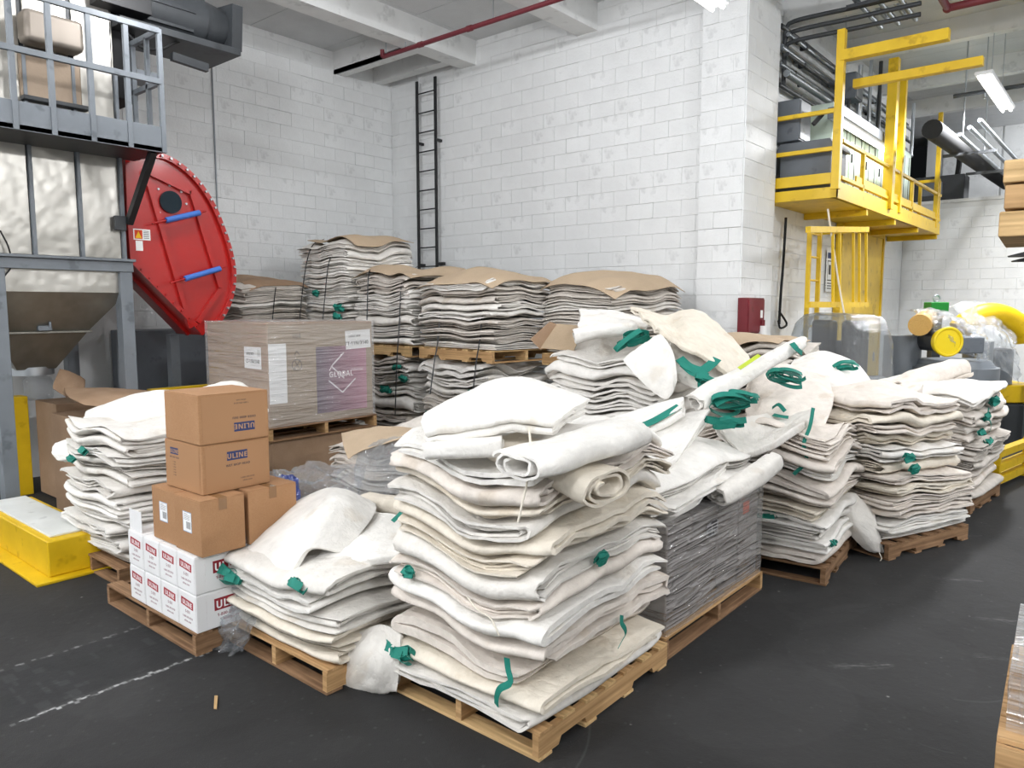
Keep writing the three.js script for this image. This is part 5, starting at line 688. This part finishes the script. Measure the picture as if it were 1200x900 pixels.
// ---------- wrapped machines behind the far stacks ----------
{ const p = AT(982, 425, 9.0), t = thing('wrapped_machine', 'dark twin-panel machine under dull plastic beside the ladder', 'machine', [p.x, 0, p.z], -.5); obj('base', bx(1.0, .9, .7, 0, .45, 0, .02), M.darkSteel, t); for (const s of [-1, 1]) obj('panel', bx(.34, .85, .12, s * .24, 1.42, 0, .04), M.black, t); obj('column', bx(.1, .7, .1, 0, 1.25, -.05), M.darkSteel, t); obj('motor', rod([.45, 1.05, -.2], [.45, 1.05, .25], .16, 18), M.darkSteel, t); obj('control_box', bx(.24, .3, .22, -.42, 1.06, .1, .02), M.greySteel, t);
  obj('plastic_cover', (() => { const g = new THREE.SphereGeometry(1, 34, 20, 0, 6.3, 0, 1.7), P = g.attributes.position; for (let i = 0; i < P.count; i++) { let x = P.getX(i), y = P.getY(i), z = P.getZ(i); const sq = v => Math.sign(v) * Math.pow(Math.abs(v), .3), fl = 1 + .12 * (1 - y); const k = 1 + .06 * noise(x * 4, y * 4, z * 4); P.setXYZ(i, sq(x) * .5 * fl * k, .82 + Math.max(0, sq(Math.max(y, 0))) * 1.1 * (1 + .04 * noise(x * 6, z * 6, 2)) + (y < 0 ? y * .8 : 0), sq(z) * .32 * fl * k); } g.computeVertexNormals(); return g; })(), M.plasticDull, t); }
{ const p = AT(1092, 455, 9.5), t = thing('drum_machine', 'grey drum machine with round yellow cap and tan roller', 'machine', [p.x, 0, p.z], YAW), q = (px, py, dz = 0) => V((px - 1092) / F * 9.5, EYE - (py - 360) / F * 9.5, dz);
  obj('tank', [rod([q(1110, 0).x, 0, .1], [q(1110, 0).x, q(0, 428).y, .1], .5, 32), rod([q(1110, 0).x, q(0, 428).y, .1], [q(1110, 0).x, q(0, 420).y, .1], .46, 32, .4)], M.greySteel, t); obj('side_tank', rod([q(1062, 0).x, 0, -.15], [q(1062, 0).x, q(0, 393).y, -.15], .22, 24), M.greySteel, t);
  const c = q(1081, 398); obj('yellow_cap', [rod([c.x, c.y, .42], [c.x, c.y, .5], .165, 32)], M.yellowCap, t); obj('cap_rim', new THREE.TorusGeometry(.165, .018, 8, 32).translate(c.x, c.y, .5), M.yellowCap, t); obj('cap_pipe', rod([c.x, c.y, -.1], [c.x, c.y, .42], .13, 24), M.darkSteel, t);
  const e = q(1056, 380); obj('roller', rod([e.x, e.y, .35], [e.x + .5, e.y + .06, -.4], .13, 24), std({ color: 0xc99f57, roughness: .6, bumpMap: speck, bumpScale: .01 }), t); obj('motor', [bx(.3, .2, .3, q(1108, 0).x, q(0, 402).y, .35, .02)], M.panelGrey, t); obj('post', [bx(.05, .9, .05, q(1146, 0).x, q(0, 440).y, .2), bx(.05, .9, .05, q(1156, 0).x, q(0, 440).y, -.1)], M.zinc, t); obj('stand', bx(1.2, .9, .8, q(1105, 0).x + .1, .45, -.4, .02), M.darkSteel, t); }
{ const t = filmOn('shiny plastic sheet thrown over the grey drum machine', [[[1062, 362, 9.6], [1105, 365, 9.8], [1150, 385, 9.9]], [[1085, 375, 9.1], [1120, 378, 9.1], [1158, 405, 9.2]], [[1105, 395, 8.95], [1130, 415, 8.95], [1160, 428, 9.1]]], { seed: 21, wr: .07 }); }
{ const p = AT(1097, 360, 10.4), t = thing('green_block', 'green hoist block with ring above the drum machine', 'hoist block', [p.x, 0, p.z], YAW); obj('body', bx(.25, .14, .2, 0, p.y, 0, .01), M.green, t); obj('ring', new THREE.TorusGeometry(.045, .012, 8, 20).translate(0, p.y + .12, 0), M.zinc, t); obj('column', bx(.12, p.y - .07, .12, 0, (p.y - .07) / 2, 0), M.darkSteel, t); }
{ const p = AT(1160, 455, 10.8), t = thing('yellow_machine', 'yellow hooped machine under clear plastic beyond the drum machine', 'machine', [p.x, 0, p.z], YAW); obj('base', bx(1.1, .62, .7, .1, .31, -.2, .03), M.darkSteel, t); obj('band', bx(1.12, .26, .72, .1, .76, -.2, .02), M.yellow, t); obj('hood', new THREE.TorusGeometry(.55, .16, 14, 28, 2.2).rotateZ(.3).translate(-.05, 1.35, 0), M.yellow, t); obj('tank', rod([.0, .9, -.1], [.0, 1.4, -.1], .32, 24), M.greySteel, t); obj('post', [bx(.05, 1.6, .05, .35, .8, .3), bx(.05, 1.5, .05, -.4, .75, .3)], M.zinc, t);
  filmOn('clear plastic hanging over the yellow hooped machine', [[[1112, 358, 10.6], [1145, 355, 10.8], [1180, 378, 10.8]], [[1135, 385, 10.2], [1165, 390, 10.2], [1192, 410, 10.3]], [[1150, 430, 10.2], [1175, 435, 10.2], [1196, 450, 10.3]]], { seed: 23, wr: .07 }); }
// yellow floor rails
{ const a = GY(1164, 574, 0), t = thing('guard_rail', 'low yellow floor rails beside the last stack', 'guard rail', [a.x, 0, a.z], 0), d = V(Math.sin(.17), 0, -Math.cos(.17)); for (const y of [.1, .24, .4]) obj('bar', bar(V(0, y, 0), d.clone().multiplyScalar(2.2).setY(y), .09, .08), M.yellow, t); for (const k of [.05, 1.1, 2.1]) obj('post', bar(d.clone().multiplyScalar(k), d.clone().multiplyScalar(k).setY(.46), .08), M.yellow, t); }
// ---------- at the aisle edge: timber on forks, crate with film ----------
{ const p = AT(1173, 235, 2.7), t = thing('timber_pile', 'raised pile of pale boards at the picture edge', 'timber', [p.x, p.y - .14, p.z], YAW - .62); for (const [y, x, m, h] of [[.05, .0, M.woodPale, .09], [.145, .012, M.wood, .085], [.235, .004, M.woodPale, .08]]) obj('board', bx(.9, h, .6, .45 + x, y, -.25, .006), m, t);
  const u = thing('lift_forks', 'dark steel forks carrying the raised boards', 'forks', [p.x, p.y - .2, p.z], YAW - .62); for (const z of [-.06, -.42]) obj('fork', poly([[.03, 0], [1.1, -.02], [1.1, .045], [.2, .045]], .1).translate(0, 0, z - .05), M.black, u); obj('mast', bx(.1, p.y + .5, .5, 1.12, -(p.y - .2) / 2 + .25, -.25), M.darkSteel, u); }
{ const p = AT(1167, 872, 2.35), t = thing('wooden_crate', 'plank crate at the lower picture edge', 'crate', [p.x, 0, p.z], YAW - .64); const h = p.y; for (let i = 0; i < 4; i++) obj('plank', bx(.9, h / 4 - .008, .025, .45, h / 8 + i * h / 4, -.012, .004), M.wood, t); for (let i = 0; i < 4; i++) obj('plank', bx(.025, h / 4 - .008, .8, .012, h / 8 + i * h / 4, -.42, .004), M.wood, t); for (let i = 0; i < 5; i++) obj('lid_board', bx(.9, .02, .15, .45, h + .005, -.1 - i * .165, .003), M.wood, t);
const b = thing('film_bundle', 'upright bundle in cloudy film standing on the crate', 'wrapped bundle', [p.x, h + .016, p.z], YAW - .64); obj('core', bx(.74, .17, .62, .42, .085, -.42, .03), M.cardDark, b); const m = filmShell(.8, .2, .68, 0, .016, 15); m.translate(.42, 0, -.42); obj('film', m, M.film, b); }
{ const p = GY(253, 824, 0), t = obj('wood_splinter', poly([[-.065, -.006], [.06, -.008], [.066, .004], [-.06, .008]], .006, .001), M.woodPale); t.rotation.set(-Math.PI / 2, 0, -.5); t.position.set(p.x, .002, p.z); tag(t, 'small flat wood splinter lying on the open floor', 'wood splinter'); }
scene.updateMatrixWorld(true);
renderer.render(scene, camera);
